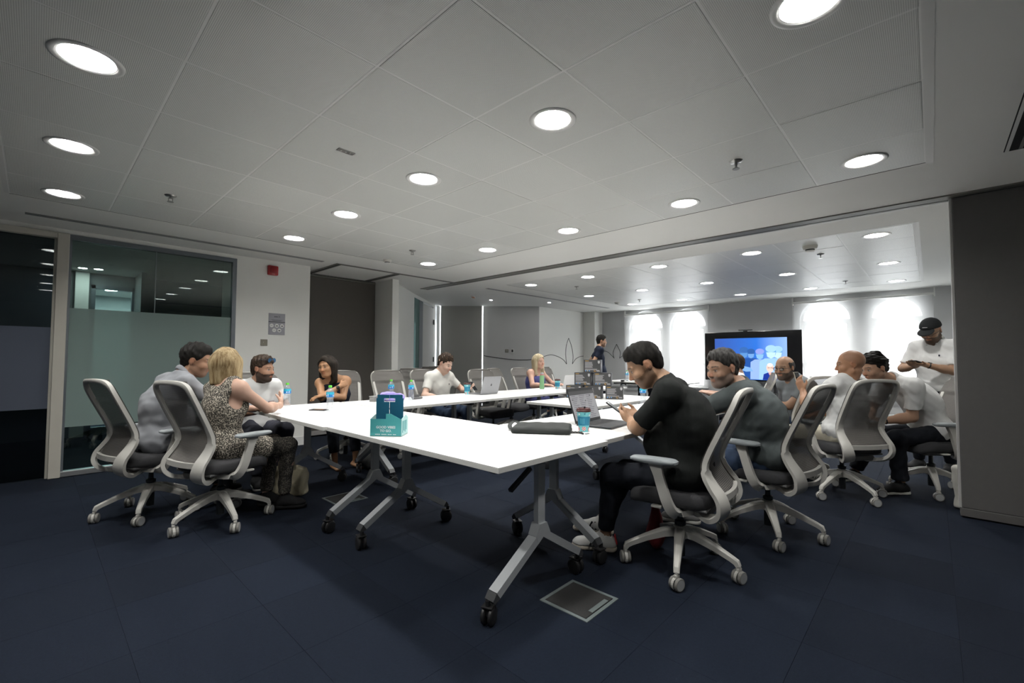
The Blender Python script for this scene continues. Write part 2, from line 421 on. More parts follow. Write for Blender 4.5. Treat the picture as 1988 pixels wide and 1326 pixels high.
# corridor behind the glass
YB = 9.6
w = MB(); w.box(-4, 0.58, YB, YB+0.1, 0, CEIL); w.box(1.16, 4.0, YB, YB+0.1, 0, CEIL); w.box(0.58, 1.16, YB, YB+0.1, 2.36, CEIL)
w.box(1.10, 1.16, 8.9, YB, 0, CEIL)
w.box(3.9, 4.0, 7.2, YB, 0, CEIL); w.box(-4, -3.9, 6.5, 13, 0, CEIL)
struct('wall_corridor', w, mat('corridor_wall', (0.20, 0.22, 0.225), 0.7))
struct('trim_4', MB().rbox(0.39, 0.55, YB-0.12, YB, 0, CEIL, 0.01), M_WALL)
wn = tag(bpy.data.objects.new('window_5', None), 'lit inner window of the room across the corridor', None, None, 'structure'); COL.objects.link(wn); wn.location = (0, YB, 0)
MB().box(0.58, 0.63, -0.02, 0.08, 0, 2.36).box(1.07, 1.10, -0.02, 0.08, 0, 2.36).box(0.58, 1.10, -0.02, 0.08, 2.30, 2.36).box(0.58, 1.10, -0.02, 0.08, 0, 0.12).build('frame', M_FRAME, wn)
MB().box(0.63, 1.07, 0.02, 0.03, 0.12, 2.30).build('pane', mat_glass('clear_glass', (0.85, 0.9, 0.9), 1.0), wn)
w = MB(); w.box(-0.6, 3.6, 13.0, 13.1, 0, CEIL); w.box(-0.7, -0.6, YB+0.1, 13, 0, CEIL); w.box(3.6, 3.7, YB+0.1, 13, 0, CEIL)
struct('wall_backroom', w, M_GREYWALL)
# folded partition panels stored in the pocket
pk = thing('stored_partition_panel', 'dark brown grey folded partition panel standing behind the dark haired woman', 'partition', (0, 0, 0))
MB().rbox(2.75, 4.02, 7.03, 7.11, 0.09, 2.50, 0.006).build('panel', M_PANEL, pk)
MB().rbox(2.75, 4.02, 7.025, 7.115, 0.02, 0.09, 0.004).build('bottom_seal', mat('grey_seal', (0.30, 0.29, 0.28), 0.5), pk)
MB().rbox(2.75, 4.02, 7.02, 7.12, 2.50, 2.525, 0.004).build('top_trim', mat('panel_trim', (0.16, 0.155, 0.14), 0.5, 0.2), pk)
struct('wall_pocket', MB().box(2.68, 4.03, 7.14, 7.2, 0, CEIL).box(4.03, 4.15, 6.5, 7.2, 0, CEIL), M_WALL)

# ------------------------------------------------------------------ far room: slanted bay, left wall, window wall
def wall_seg(a, b, z0, z1, t=0.1, side=1):
    a, b = Vector((*a, 0)), Vector((*b, 0)); d = (b-a).normalized(); n = Vector((-d.y, d.x, 0))*side*t
    return [(a.x,a.y,z0),(b.x,b.y,z0),(b.x+n.x,b.y+n.y,z0),(a.x+n.x,a.y+n.y,z0),(a.x,a.y,z1),(b.x,b.y,z1),(b.x+n.x,b.y+n.y,z1),(a.x+n.x,a.y+n.y,z1)]
BOXF = [(3,2,1,0),(4,5,6,7),(0,1,5,4),(1,2,6,5),(2,3,7,6),(3,0,4,7)]
b = MB()
b.add(wall_seg((4.15, 6.66), (5.27, 7.68), 0, CEIL), BOXF)
b.add(wall_seg((5.27, 7.68), (6.72, 8.90), 2.47, CEIL), BOXF)
struct('wall_bay', b, M_WALL)
gl = tag(bpy.data.objects.new('window_6', None), 'narrow green glass strip beside the far door', None, None, 'structure'); COL.objects.link(gl)
MB().add(wall_seg((5.27, 7.68), (5.66, 8.02), 0.0, 2.47, 0.02), BOXF).build('pane', mat_mix('bay_glass', [('ShaderNodeBsdfDiffuse', {'Color': (0.20, 0.30, 0.285, 1)}, 0.6), ('ShaderNodeBsdfGlossy', {'Color': (0.8, 0.9, 0.88, 1), 'Roughness': 0.05}, 0.1), ('ShaderNodeBsdfTransparent', {'Color': (0.5, 0.62, 0.6, 1)}, 0.3)]), gl)
MB().add(wall_seg((5.60, 7.96), (5.83, 8.16), 0.0, 2.47, 0.08), BOXF).build('frame', M_FRAME, gl)
d2 = tag(bpy.data.objects.new('door_2', None), 'pale far door leaf with dark hinges', None, None, 'structure'); COL.objects.link(d2)
MB().add(wall_seg((5.83, 8.16), (6.62, 8.83), 0.0, 2.44, 0.06), BOXF).build('leaf', mat('door_paint', (0.50, 0.50, 0.48), 0.5), d2)
MB().add(wall_seg((6.62, 8.83), (6.74, 8.92), 0.0, 2.47, 0.1), BOXF).build('frame', M_WALL, d2)
for z in (0.3, 1.2, 2.1): MB().cyl((6.60, 8.79, z-0.06), (6.60, 8.79, z+0.06), 0.014, 8).build('hinge', M_BLACK, d2)
MB().tube([(5.95, 8.20, 1.02), (5.93, 8.13, 1.02), (6.04, 8.22, 1.02)], 0.01, 6).build('handle', M_ALU, d2)
# diagonal wall with a blind-covered window
def dg(t): return (6.86 + (8.64-6.86)*t, 9.02 + (7.17-9.02)*t)
struct('wall_diagonal', MB().add(wall_seg(dg(0.452), dg(1.0), 0, CEIL, 0.12), BOXF).add(wall_seg(dg(0.0), dg(0.03), 0, CEIL, 0.12), BOXF), M_GREYWALL)
M_DAY = mat('daylight_pane', (1, 1, 1), 0.3, emit=(0.93, 0.97, 1.0), estr=SKY_PANE)
dw = tag(bpy.data.objects.new('window_7', None), 'tall window behind the grey roller blind', None, None, 'structure'); COL.objects.link(dw)
MB().add(wall_seg(dg(0.03), dg(0.452), 0.05, CEIL, 0.02), BOXF).xform(Matrix.Translation((0.03, 0.035, 0))).build('pane', M_DAY, dw)
bl = thing('roller_blind', 'closed dark grey roller blind with bright slits at its edges', 'blind')
MB().add(wall_seg(dg(0.040), dg(0.442), 0.03, CEIL-0.001, 0.008), BOXF).xform(Matrix.Translation((-0.02, -0.022, 0))).build('blind_fabric', mat('blackout_fabric', (0.40, 0.40, 0.375), 0.85, bump=0.2), bl)
MB().add(wall_seg(dg(0.040), dg(0.442), 0.03, 0.06, 0.02), BOXF).xform(Matrix.Translation((-0.024, -0.026, 0))).build('bottom_bar', M_ALU, bl)
# left wall of the far room and pillar
struct('wall_farleft', MB().box(8.64, 10.95, 7.18, 7.3, 0, CEIL).rbox(10.6, 11.0, 6.80, 7.18, 0, CEIL, 0.004), M_WALL)
# window wall with four arched openings
XW = 11.0
WIN = [(0.07, 0.87), (1.13, 2.01), (3.94, 4.83), (5.03, 5.96)]
SILL, SPRING = 0.58, 2.04
def arch(y0, y1, n=16):
    c, r = (y0+y1)/2, (y1-y0)/2
    return [(c - r*math.cos(math.pi*k/n), SPRING + r*math.sin(math.pi*k/n)) for k in range(n+1)]
b = MB(); T = 0.22
edges = [-0.6] + [e for ww in WIN for e in ww] + [7.0]
for k in range(0, len(edges), 2): b.box(XW, XW+T, edges[k], edges[k+1], 0, 2.6)
for y0, y1 in WIN:
    b.box(XW, XW+T, y0, y1, 0, SILL)
    A = arch(y0, y1)
    for k in range(len(A)-1):
        (ya, za), (yb, zb) = A[k], A[k+1]
        b.add([(XW,ya,za),(XW,yb,zb),(XW,yb,2.6),(XW,ya,2.6),(XW+T,ya,za),(XW+T,yb,zb),(XW+T,yb,2.6),(XW+T,ya,2.6)], [(0,1,2,3),(4,7,6,5),(0,4,5,1),(3,2,6,7)])
struct('wall_window', b, mat('window_wall_paint', (0.52, 0.525, 0.53), 0.75, var=0.02))
M_WFRAME = mat('white_window_frame', (0.75, 0.75, 0.74), 0.45)
for wi, (y0, y1) in enumerate(WIN):
    wo = tag(bpy.data.objects.new('window_%d' % (wi+1), None), 'tall arched window behind the white blind', None, None, 'structure'); COL.objects.link(wo)
    A = arch(y0, y1); xf = XW + 0.12
    ring = [(xf, y0, SILL)] + [(xf, y, z) for y, z in A] + [(xf, y1, SILL)]
    MB().sweep([Vector(p) for p in ring], [(-0.045,-0.02),(0.045,-0.02),(0.045,0.02),(-0.045,0.02)], [(1,0,0)]*len(ring), closed=True).build('frame', M_WFRAME, wo)
    MB().box(xf-0.02, xf+0.02, y0, y1, 1.96, 2.05).box(xf-0.02, xf+0.02, y0, y1, 1.08, 1.16).box(xf-0.018, xf+0.018, y0+0.03, y0+0.10, SILL, 1.96).box(xf-0.018, xf+0.018, y1-0.10, y1-0.03, SILL, 1.96).build('glazing_bar', M_WFRAME, wo)
    def pane(poly):
        n = len(poly); q = MB(); q.add([(XW+0.15, y, z) for y, z in poly] + [(XW+0.16, y, z) for y, z in poly], [tuple(range(n)), tuple(range(2*n-1, n-1, -1))] + [(i, (i+1) % n, n+(i+1) % n, n+i) for i in range(n)])
        q.build('pane', M_DAY, wo)
    pane([(y0, SILL), (y1, SILL), (y1, 1.10), (y0, 1.10)]); pane([(y0, 1.10), (y1, 1.10), (y1, 2.0), (y0, 2.0)])
    pane([(y1, 2.0)] + [(y, z) for y, z in A[::-1]] + [(y0, 2.0)])
    MB().rbox(XW-0.06, XW+0.1, y0-0.03, y1+0.03, SILL-0.03, SILL, 0.006).build('sill', M_WFRAME, wo)
M_BLIND = mat_mix('sheer_blind_fabric', [('ShaderNodeBsdfDiffuse', {'Color': (0.72, 0.72, 0.70, 1)}, 0.28), ('ShaderNodeBsdfTranslucent', {'Color': (0.9, 0.9, 0.9, 1)}, 0.22), ('ShaderNodeBsdfTransparent', {'Color': (1, 1, 1, 1)}, 0.45)])
for y0, y1, lab in ((-0.04, 2.10, 'white sheer roller blind glowing behind the man in the cap'), (3.86, 6.03, 'white sheer roller blind glowing left of the big screen')):
    t = thing('roller_blind', lab, 'blind', (XW-0.10, 0, 0), group='sheer white window blinds')
    b = MB()
    n = 24
    vs = [(0.004*math.sin(k*1.3), y0+(y1-y0)*k/n, z) for z in (0.56, 2.40) for k in range(n+1)]
    b.add(vs, [(k, k+1, n+2+k, n+1+k) for k in range(n)])
    b.build('blind_fabric', M_BLIND, t, smooth=True)
    MB().cyl((0.02, y0-0.01, 2.415), (0.02, y1+0.01, 2.415), 0.026, 12).build('roller_tube', M_TRIM, t, smooth=40)
    MB().rbox(-0.01, 0.01, y0, y1, 0.535, 0.56, 0.004).build('bottom_bar', M_TRIM, t)
    MB().box(-0.005, 0.05, y0-0.03, y0-0.01, 2.37, 2.53).build('bracket', M_TRIM, t); MB().box(-0.005, 0.05, y1+0.01, y1+0.03, 2.37, 2.53).build('bracket', M_TRIM, t)
    MB().tube([(0.0, y1+0.02, 2.4), (0.0, y1+0.02, 1.0)], 0.003, 5).build('pull_chain', M_TRIM, t)
# walls the photograph does not show: behind and beside the camera
struct('wall_right', MB().box(-4, 11.3, -3.0, -2.9, 0, CEIL), M_WALL)
struct('wall_back', MB().box(-3.1, -3.0, -4, 9.6, 0, CEIL), M_WALL)
struct('wall_farright', MB().box(5.15, 11.3, -0.75, -0.65, 0, CEIL), M_WALL)

# grey folding partition at the right edge of the frame
pt = thing('folding_partition', 'dark grey folding partition panel standing at the right edge', 'partition')
MB().rbox(4.99, 5.09, -1.60, -0.145, 0.075, 2.525, 0.006).build('panel', M_PART, pt)
MB().rbox(4.985, 5.095, -2.9, -1.605, 0.075, 2.525, 0.006).build('panel', M_PART, pt)
MB().rbox(4.995, 5.085, -0.145, -0.128, 0.075, 2.525, 0.003).build('edge_trim', mat('partition_edge', (0.42, 0.41, 0.40), 0.45), pt)
MB().rbox(4.985, 5.095, -2.9, -0.135, 0.012, 0.075, 0.004).build('bottom_seal', mat('partition_seal', (0.10, 0.096, 0.094), 0.6), pt)

# black line drawings on the far walls
def drawn(name, pts, r=0.006): return MB().tube(sm_curve(pts, 8), r, 5)
wl = bpy.data.objects['wall_farleft']
q = MB()
for pts in ([(8.66,7.176,1.23),(8.9,7.176,1.30),(9.15,7.176,1.33),(9.45,7.176,1.28),(9.68,7.176,1.19),(9.80,7.176,1.09)],
            [(9.81,7.176,1.09),(9.76,7.176,1.35),(9.80,7.176,1.6),(9.90,7.176,1.79)], [(9.90,7.176,1.79),(10.04,7.176,1.55),(10.10,7.176,1.3),(10.07,7.176,1.09)],
            [(10.07,7.176,1.09),(10.22,7.176,1.22),(10.42,7.176,1.29),(10.6,7.176,1.31)]):
    q.tube(sm_curve(pts, 8), 0.007, 5)
q.build('drawn_line', M_LINE, wl)
q = MB()
for pts in ([(10.997,6.78,1.46),(10.997,6.62,1.42),(10.997,6.42,1.25)], [(10.997,6.43,1.25),(10.997,6.46,1.42),(10.997,6.35,1.64)], [(10.997,6.35,1.64),(10.997,6.24,1.42),(10.997,6.26,1.25)], [(10.997,6.26,1.25),(10.997,6.15,1.33),(10.997,6.06,1.37)]):
    q.tube(sm_curve(pts, 8), 0.007, 5)
q.build('drawn_line', M_LINE, bpy.data.objects['wall_window'])
q = MB(); nx, ny = -0.005, -0.005
q.tube(sm_curve([(dg(t)[0]+nx, dg(t)[1]+ny, z) for t, z in ((0.46,1.30),(0.6,1.245),(0.75,1.205),(0.88,1.20),(1.0,1.23))], 8), 0.007, 5)
q.build('drawn_line', M_LINE, bpy.data.objects['wall_diagonal'])
# ------------------------------------------------------------------ ceiling fittings
M_RING = mat('downlight_ring', (0.75, 0.75, 0.73), 0.35)
M_REFL = mat('downlight_reflector', (0.88, 0.88, 0.88), 0.45)
M_LAMP = mat('downlight_lamp', (1, 1, 1), 0.4, emit=(1.0, 0.985, 0.95), estr=LAMP)
M_BLADE = mat('downlight_blade', (0.55, 0.56, 0.56), 0.3, metal=0.6)
ring_me = MB().lathe([(0.096, 0.004), (0.104, -0.004), (0.118, -0.007), (0.128, -0.004), (0.129, 0.0)], n=40).mesh('ring', M_RING, True)
refl_me = MB().lathe([(0.098, 0.0), (0.094, 0.03), (0.086, 0.062)], n=40).mesh('reflector', M_REFL, True)
lamp_me = MB().lathe([(0.0005, 0.040), (0.05, 0.041), (0.090, 0.046)], n=32).mesh('lamp', M_LAMP, True)
blade_mb = MB()
for a in (0.3, 0.3 + math.pi/2):
    c, s_ = math.cos(a), math.sin(a); blade_mb.bar((-0.09*c, -0.09*s_, 0.026), (0.09*c, 0.09*s_, 0.026), 0.0025, 0.02)
blade_me = blade_mb.mesh('cross_blade', M_BLADE)
ROWN = {0: 'left-hand', 3: 'middle', 6: 'right-hand'}
ORD = ['first', 'second', 'third', 'fourth', 'fifth']
for fi, i, j, x, y in lamp_spots:
    room = 'near ceiling' if fi == 0 else 'far ceiling'
    row = {0: 'left-hand' if fi == 0 else 'nearest', 3: 'middle', 6: 'right-hand' if fi == 0 else 'window-side'}[i]
    t = thing('downlight', 'round recessed downlight, %s from the right end of the %s row, %s' % (ORD[j//2], row, room), 'ceiling light', (x, y, CEIL), group='recessed downlights')
    link('ring', ring_me, t); link('reflector', refl_me, t); link('lamp', lamp_me, t); link('cross_blade', blade_me, t)
M_CHROME = mat('dull_chrome', (0.35, 0.35, 0.34), 0.3, metal=0.9)
def sprinkler(x, y, label):
    t = thing('sprinkler', label, 'sprinkler', (x, y, CEIL), group='ceiling sprinklers')
    MB().lathe([(0.001,-0.012),(0.034,-0.010),(0.042,0.0)], n=20).build('escutcheon', M_CHROME, t, True)
    MB().cyl((0,0,-0.01),(0,0,-0.026),0.009,10).bar((-0.013,0,-0.022),(-0.013,0,-0.05),0.005,0.005,(1,0,0)).bar((0.013,0,-0.022),(0.013,0,-0.05),0.005,0.005,(1,0,0)).bar((-0.015,0,-0.024),(0.015,0,-0.024),0.006,0.006).build('yoke', M_CHROME, t)
    MB().cyl((0,0,-0.05),(0,0,-0.054),0.022,14).build('deflector', M_CHROME, t)
sprinkler(0.72, 4.5, 'metal sprinkler in the near ceiling above the grey-shirted man')
sprinkler(3.12, 4.6, 'metal sprinkler in the near ceiling towards the far left corner')
sprinkler(3.15, 0.92, 'metal sprinkler in the near ceiling towards the grey partition')
sprinkler(6.65, 0.98, 'metal sprinkler in the far ceiling beside the large smoke detector')
sprinkler(6.7, 4.68, 'metal sprinkler in the far ceiling nearest the slanted bay')
sprinkler(9.1, 4.68, 'metal sprinkler in the far ceiling before the left blind')
sprinkler(9.2, 1.02, 'metal sprinkler in the far ceiling before the right blind')
def smoke(x, y, label, s=1.0):
    t = thing('smoke_detector', label, 'smoke detector', (x, y, CEIL), group='ceiling smoke detectors')
    MB().lathe([(0.0005,-0.048*s),(0.03*s,-0.048*s),(0.038*s,-0.040*s)], n=24).build('sensor_cap', M_WALL, t, 40)
    MB().lathe([(0.034*s,-0.040*s),(0.034*s,-0.030*s)], n=24).build('sensor_slots', M_GAP, t)
    MB().lathe([(0.034*s,-0.030*s),(0.05*s,-0.027*s),(0.056*s,-0.008*s),(0.056*s,0.0)], n=24).build('base', mat('smoke_base', (0.62, 0.61, 0.56), 0.5), t, 40)
smoke(3.2, 5.3, 'white smoke detector in the near ceiling at its far left edge')
smoke(6.1, 1.0, 'large smoke detector in the far ceiling near the partition track', 1.35)
smoke(9.2, 5.3, 'small smoke detector in the far ceiling by the left blind')
es = thing('ceiling_sensor', 'small rectangular metal sensor plate in a near ceiling tile', 'sensor', (1.32, 2.7, CEIL), math.radians(0))
MB().rbox(-0.055, 0.055, -0.022, 0.022, -0.004, 0.0, 0.002).build('plate', M_CHROME, es)
for dx in (-0.03, 0.0, 0.03): MB().cyl((dx,0,-0.004),(dx,0,-0.006),0.006,10).build('button', M_TRIM, es)
for x, y, lab in ((6.98, 7.2, 'small round bay spotlight nearer the slanted blind'), (8.2, 6.5, 'small round spotlight between the bay and the far wall')):
    t = thing('spotlight', lab, 'ceiling light', (x, y, CEIL), group='small bay spotlights')
    MB().lathe([(0.03,-0.002),(0.045,-0.004),(0.048,0.0)], n=20).build('ring', M_RING, t, True)
    MB().lathe([(0.0005,-0.001),(0.03,-0.002)], n=20).build('lamp', mat('small_lamp', (1,1,1), 0.4, emit=(1,0.98,0.95), estr=200), t)
es = thing('exit_fixture', 'small orange trimmed sign fixture on the bay ceiling', 'sign', (6.3, 7.03, CEIL), 0.7)
MB().rbox(-0.16, 0.16, -0.025, 0.025, -0.03, 0.0, 0.004).build('body', M_WALL, es)
MB().rbox(-0.12, 0.06, -0.028, 0.028, -0.034, -0.03, 0.001).build('orange_strip', mat('orange_strip', (0.55, 0.2, 0.06), 0.5), es)

# ------------------------------------------------------------------ things on the white pier
fa = thing('fire_alarm', 'red square fire alarm sounder on the white pier', 'alarm', (2.17, YW, 2.40))
MB().rbox(-0.065, 0.065, -0.055, 0, -0.065, 0.065, 0.014).build('case', mat('alarm_red', (0.36, 0.015, 0.02), 0.35), fa, 40)
MB().rbox(-0.045, 0.045, -0.066, -0.05, -0.035, 0.05, 0.012).build('sounder_cover', mat('alarm_red_dark', (0.22, 0.008, 0.012), 0.3), fa, 40)
text('lettering', 'FIRE', 0.022, mat('pale_red_print', (0.6, 0.35, 0.33), 0.6), fa, frame_M((0.0, -0.056, -0.052), (1,0,0), (0,0,1)))
sg = thing('wall_sign', 'grey notice with five round icons on the white pier', 'sign', (2.245, YW, 1.68))
MB().rbox(-0.105, 0.105, -0.006, 0, -0.145, 0.145, 0.002).build('board', mat('sign_grey', (0.30, 0.30, 0.33), 0.5), sg)
MB().box(-0.105, 0.105, -0.0075, -0.006, 0.022, 0.034).build('dark_band', mat('sign_dark', (0.06, 0.06, 0.065), 0.5), sg)
text('logo_mark', 'X', 0.040, mat('sign_dark2', (0.05, 0.05, 0.055), 0.5), sg, frame_M((0.028, -0.0066, 0.10), (1,0,0), (0,0,1)))
MB().box(-0.034, -0.022, -0.0072, -0.006, 0.091, 0.106).box(-0.018, -0.008, -0.0072, -0.006, 0.091, 0.106).box(-0.004, 0.008, -0.0072, -0.006, 0.091, 0.106).build('logo_bars', MATS['sign_dark2'], sg)
q = MB()
for k, wd in enumerate((0.07, 0.058)): q.box(-wd, wd, -0.0072, -0.006, 0.056-0.012*k-0.003, 0.056-0.012*k+0.002)
q.build('small_print', MATS['sign_dark2'], sg)
for k, (ix, iz) in enumerate(((-0.066,-0.022),(0.0,-0.022),(0.066,-0.022),(-0.033,-0.085),(0.033,-0.085))):
    ic = MB().cyl((ix,-0.0075,iz),(ix,-0.006,iz),0.025,20).build('icon', M_TRIM, sg)
    if k in (1, 2, 4): MB().rbox(ix-0.013, ix+0.013, -0.0085, -0.0074, iz-0.010, iz+0.004, 0.003).build('icon_mark', MATS['sign_dark2'], ic)
    else: MB().rbox(ix-0.014, ix+0.012, -0.0085, -0.0074, iz-0.003, iz+0.003, 0.002).build('icon_mark', MATS['sign_grey'], ic)
sw = thing('switch_plate', 'brushed metal switch plate below the notice on the pier', 'switch', (2.09, YW, 1.425))
MB().rbox(-0.043, 0.043, -0.008, 0, -0.043, 0.043, 0.003).build('plate', mat('brushed_bronze', (0.25, 0.24, 0.20), 0.4, metal=0.6), sw)
MB().cyl((-0.008,-0.010,0.004),(-0.008,-0.008,0.004),0.004,8).build('button', M_TRIM, sw)
# switches on the diagonal wall
c = dg(0.70); dd = Vector((8.64-6.86, 7.17-9.02, 0)).normalized(); ang = math.atan2(dd.y, dd.x)
for off, lab, mm in ((-0.04, 'metal switch plate on the grey slanted wall', MATS['brushed_bronze']), (0.10, 'white thermostat beside the switch plate on the slanted wall', M_TRIM)):
    t = thing('switch_plate' if off < 0 else 'thermostat', lab, 'switch' if off < 0 else 'thermostat', (c[0]+dd.x*off-0.002, c[1]+dd.y*off-0.002, 1.42), ang)
    if off < 0:
        MB().rbox(-0.045, 0.045, -0.009, 0, -0.04, 0.04, 0.003).build('plate', mm, t); MB().rbox(-0.02, 0.02, -0.012, -0.008, -0.02, 0.02, 0.002).build('rocker', M_CHROME, t)
    else:
        MB().rbox(-0.04, 0.04, -0.018, 0, -0.06, 0.05, 0.004).build('case', mm, t); MB().rbox(-0.022, 0.022, -0.021, -0.017, -0.03, 0.035, 0.002).build('display', M_BLACK, t)

# ------------------------------------------------------------------ floor boxes
M_FBLID = mat('floor_box_lid', (0.018, 0.018, 0.018), 0.9, bump=0.6, bscale=300)
M_FBRIM = mat('floor_box_rim', (0.16, 0.19, 0.19), 0.5, metal=0.3)
for x, y, lab in ((1.93, 1.335, 'square floor socket box with dark lid beside the nearest table'), (1.89, 3.76, 'square floor socket box under the left-hand table')):
    t = thing('floor_box', lab, 'floor box', (x, y, 0), group='floor socket boxes')
    h = 0.142
    MB().box(-h, h, -h, -h+0.018, 0, 0.004).box(-h, h, h-0.018, h, 0, 0.004).box(-h, -h+0.018, -h+0.018, h-0.018, 0, 0.004).box(h-0.018, h, -h+0.018, h-0.018, 0, 0.004).build('rim', M_FBRIM, t)
    MB().rbox(-h+0.02, h-0.02, -h+0.022, h-0.02, 0.0, 0.005, 0.001).build('lid', M_FBLID, t)
    MB().rbox(-0.06, 0.085, -h+0.024, -h+0.048, 0.004, 0.0065, 0.001).build('cable_flap', M_FBRIM, t)

# ------------------------------------------------------------------ tables
ZT = 0.755
M_TTOP = mat('white_laminate', (0.86, 0.86, 0.85), 0.35, spec=0.4)
M_TEDGE = mat('white_edge_band', (0.66, 0.66, 0.63), 0.5)
M_TLEG = mat('silver_leg_paint', (0.42, 0.44, 0.455), 0.4, metal=0.25)
M_LEGCAP = mat('dark_leg_cap', (0.05, 0.052, 0.055), 0.4)
TW_ME = MB().lathe([(0.001,-0.011),(0.030,-0.011),(0.038,-0.009),(0.042,-0.005),(0.042,0.005),(0.038,0.009),(0.030,0.011),(0.001,0.011)], (0,0,0.042), 22, 'y').mesh('wheel', M_BLACK, 40)
def flip_table(label, x0, x1, y0, y1, along, legs, handle=None, group='white flip-top tables'):
    """along: 'x' or 'y' long axis; legs: positions along it"""
    t = thing('flip_top_table', label, 'table', ((x0+x1)/2, (y0+y1)/2, 0), group=group)
    hx, hy = (x1-x0)/2, (y1-y0)/2
    MB().rbox(-hx, hx, -hy, hy, ZT-0.004, ZT, 0.0015).build('table_top', M_TTOP, t)
    MB().rbox(-hx, hx, -hy, hy, ZT-0.027, ZT-0.004, 0.002).build('edge_band', M_TEDGE, t)
    H2 = hx if along == 'y' else hy
    cc = (x0+x1)/2 if along == 'x' else (y0+y1)/2
    def P(s, w, z): return (s-cc, w, z) if along == 'x' else (w, s-cc, z)
    sd = (1,0,0) if along == 'x' else (0,1,0)
    b = MB()
    b.bar(P(legs[0], 0, ZT-0.06), P(legs[1], 0, ZT-0.06), 0.05, 0.04)
    b.build('crossbeam', M_BLACK, t)
    for k, s in enumerate(legs):
        b = MB(); b.bar(P(s, 0, 0.33), P(s, 0, ZT-0.075), 0.055, 0.03, sd)
        poly = [(-0.0276, 0.38), (0.0276, 0.38), (0.055, 0.325), (0.042, 0.285), (0.0, 0.312), (-0.042, 0.285), (-0.055, 0.325)]; n = len(poly)
        b.add([P(s-0.0285, w_, z_) for w_, z_ in poly] + [P(s+0.0285, w_, z_) for w_, z_ in poly], [tuple(range(n)), tuple(range(2*n-1, n-1, -1))] + [(i, (i+1) % n, n+(i+1) % n, n+i) for i in range(n)])
        lg = b.build('post', M_TLEG, t)
        b = MB(); b.bar(P(s, -H2*0.78, ZT-0.05), P(s, H2*0.78, ZT-0.05), 0.035, 0.03); b.build('top_bracket', M_BLACK, t)
        for sg_ in (-1, 1):
            w1 = H2*0.79*sg_
            b = MB(); b.bar(P(s, 0.028*sg_, 0.316), P(s, w1*0.93, 0.135), 0.055, 0.038); ft = b.build('foot', M_TLEG, t)
            b = MB(); b.bar(P(s, w1*0.93, 0.135), P(s, w1*1.01, 0.112), 0.056, 0.04, h2=0.02); b.build('foot_cap', M_LEGCAP, ft)
            ws = P(s+0.015*(1 if (k+sg_) % 2 else -1), w1*0.985, 0)
            c = thing('caster', None, None, (0,0,0)); c.parent = t; c.location = (ws[0], ws[1], 0); c.rotation_euler = (0, 0, 0.6*sg_+k+x0*3)
            for yy in (-0.018, 0.018): link('wheel', TW_ME, c, (0, yy, 0))
            MB().cyl((0.012,0,0.085),(0.012,0,0.115),0.012,10).rbox(-0.03, 0.02, -0.006, 0.006, 0.04, 0.088, 0.004).rbox(-0.03, 0.03, -0.028, 0.028, 0.082, 0.09, 0.003).build('fork', M_BLACK, c)
        if handle == k:
            MB().bar(P(s-0.05, -H2*0.30, ZT-0.07), P(s-0.05, -H2*0.62, ZT-0.15), 0.022, 0.016).build('flip_lever', M_BLACK, t)
        else:
            MB().bar(P(s-0.02, H2*0.12, ZT-0.07), P(s-0.02, H2*0.35, ZT-0.11), 0.02, 0.014).build('flip_lever', M_BLACK, t)
    return t
flip_table('nearest white flip-top table, with the turquoise drinks carrier', 1.37, 2.255, 1.36, 3.0, 'y', (1.50, 2.71), 0)
flip_table('white flip-top table with a phone, before the blonde woman in leopard print', 1.35, 2.235, 3.012, 4.64, 'y', (3.10, 4.33))
flip_table('white flip-top table holding the black laptop and red-lidded cup', 2.268, 3.90, 1.385, 2.245, 'x', (2.34, 3.72), None)
flip_table('white flip-top table behind the grey-shirted man with the laptop table on its left', 3.912, 5.54, 1.40, 2.26, 'x', (4.05, 5.40))
flip_table('white flip-top table carrying the stack of black boxes', 3.70, 5.32, 2.42, 3.25, 'x', (3.93, 5.18))
flip_table('white flip-top table before the young man in white, with silver laptop', 2.25, 3.56, 3.74, 4.60, 'x', (2.40, 3.44))
flip_table('white flip-top table with the green flask and paper cup', 3.572, 5.19, 3.76, 4.62, 'x', (3.70, 5.05))
flip_table('white flip-top table behind the black boxes, farthest of the left row', 5.20, 6.85, 3.76, 4.62, 'x', (5.35, 6.70))
flip_table('far white table with laptop and bottle in front of the left blind', 8.55, 9.40, 3.5, 5.25, 'y', (3.7, 5.05))
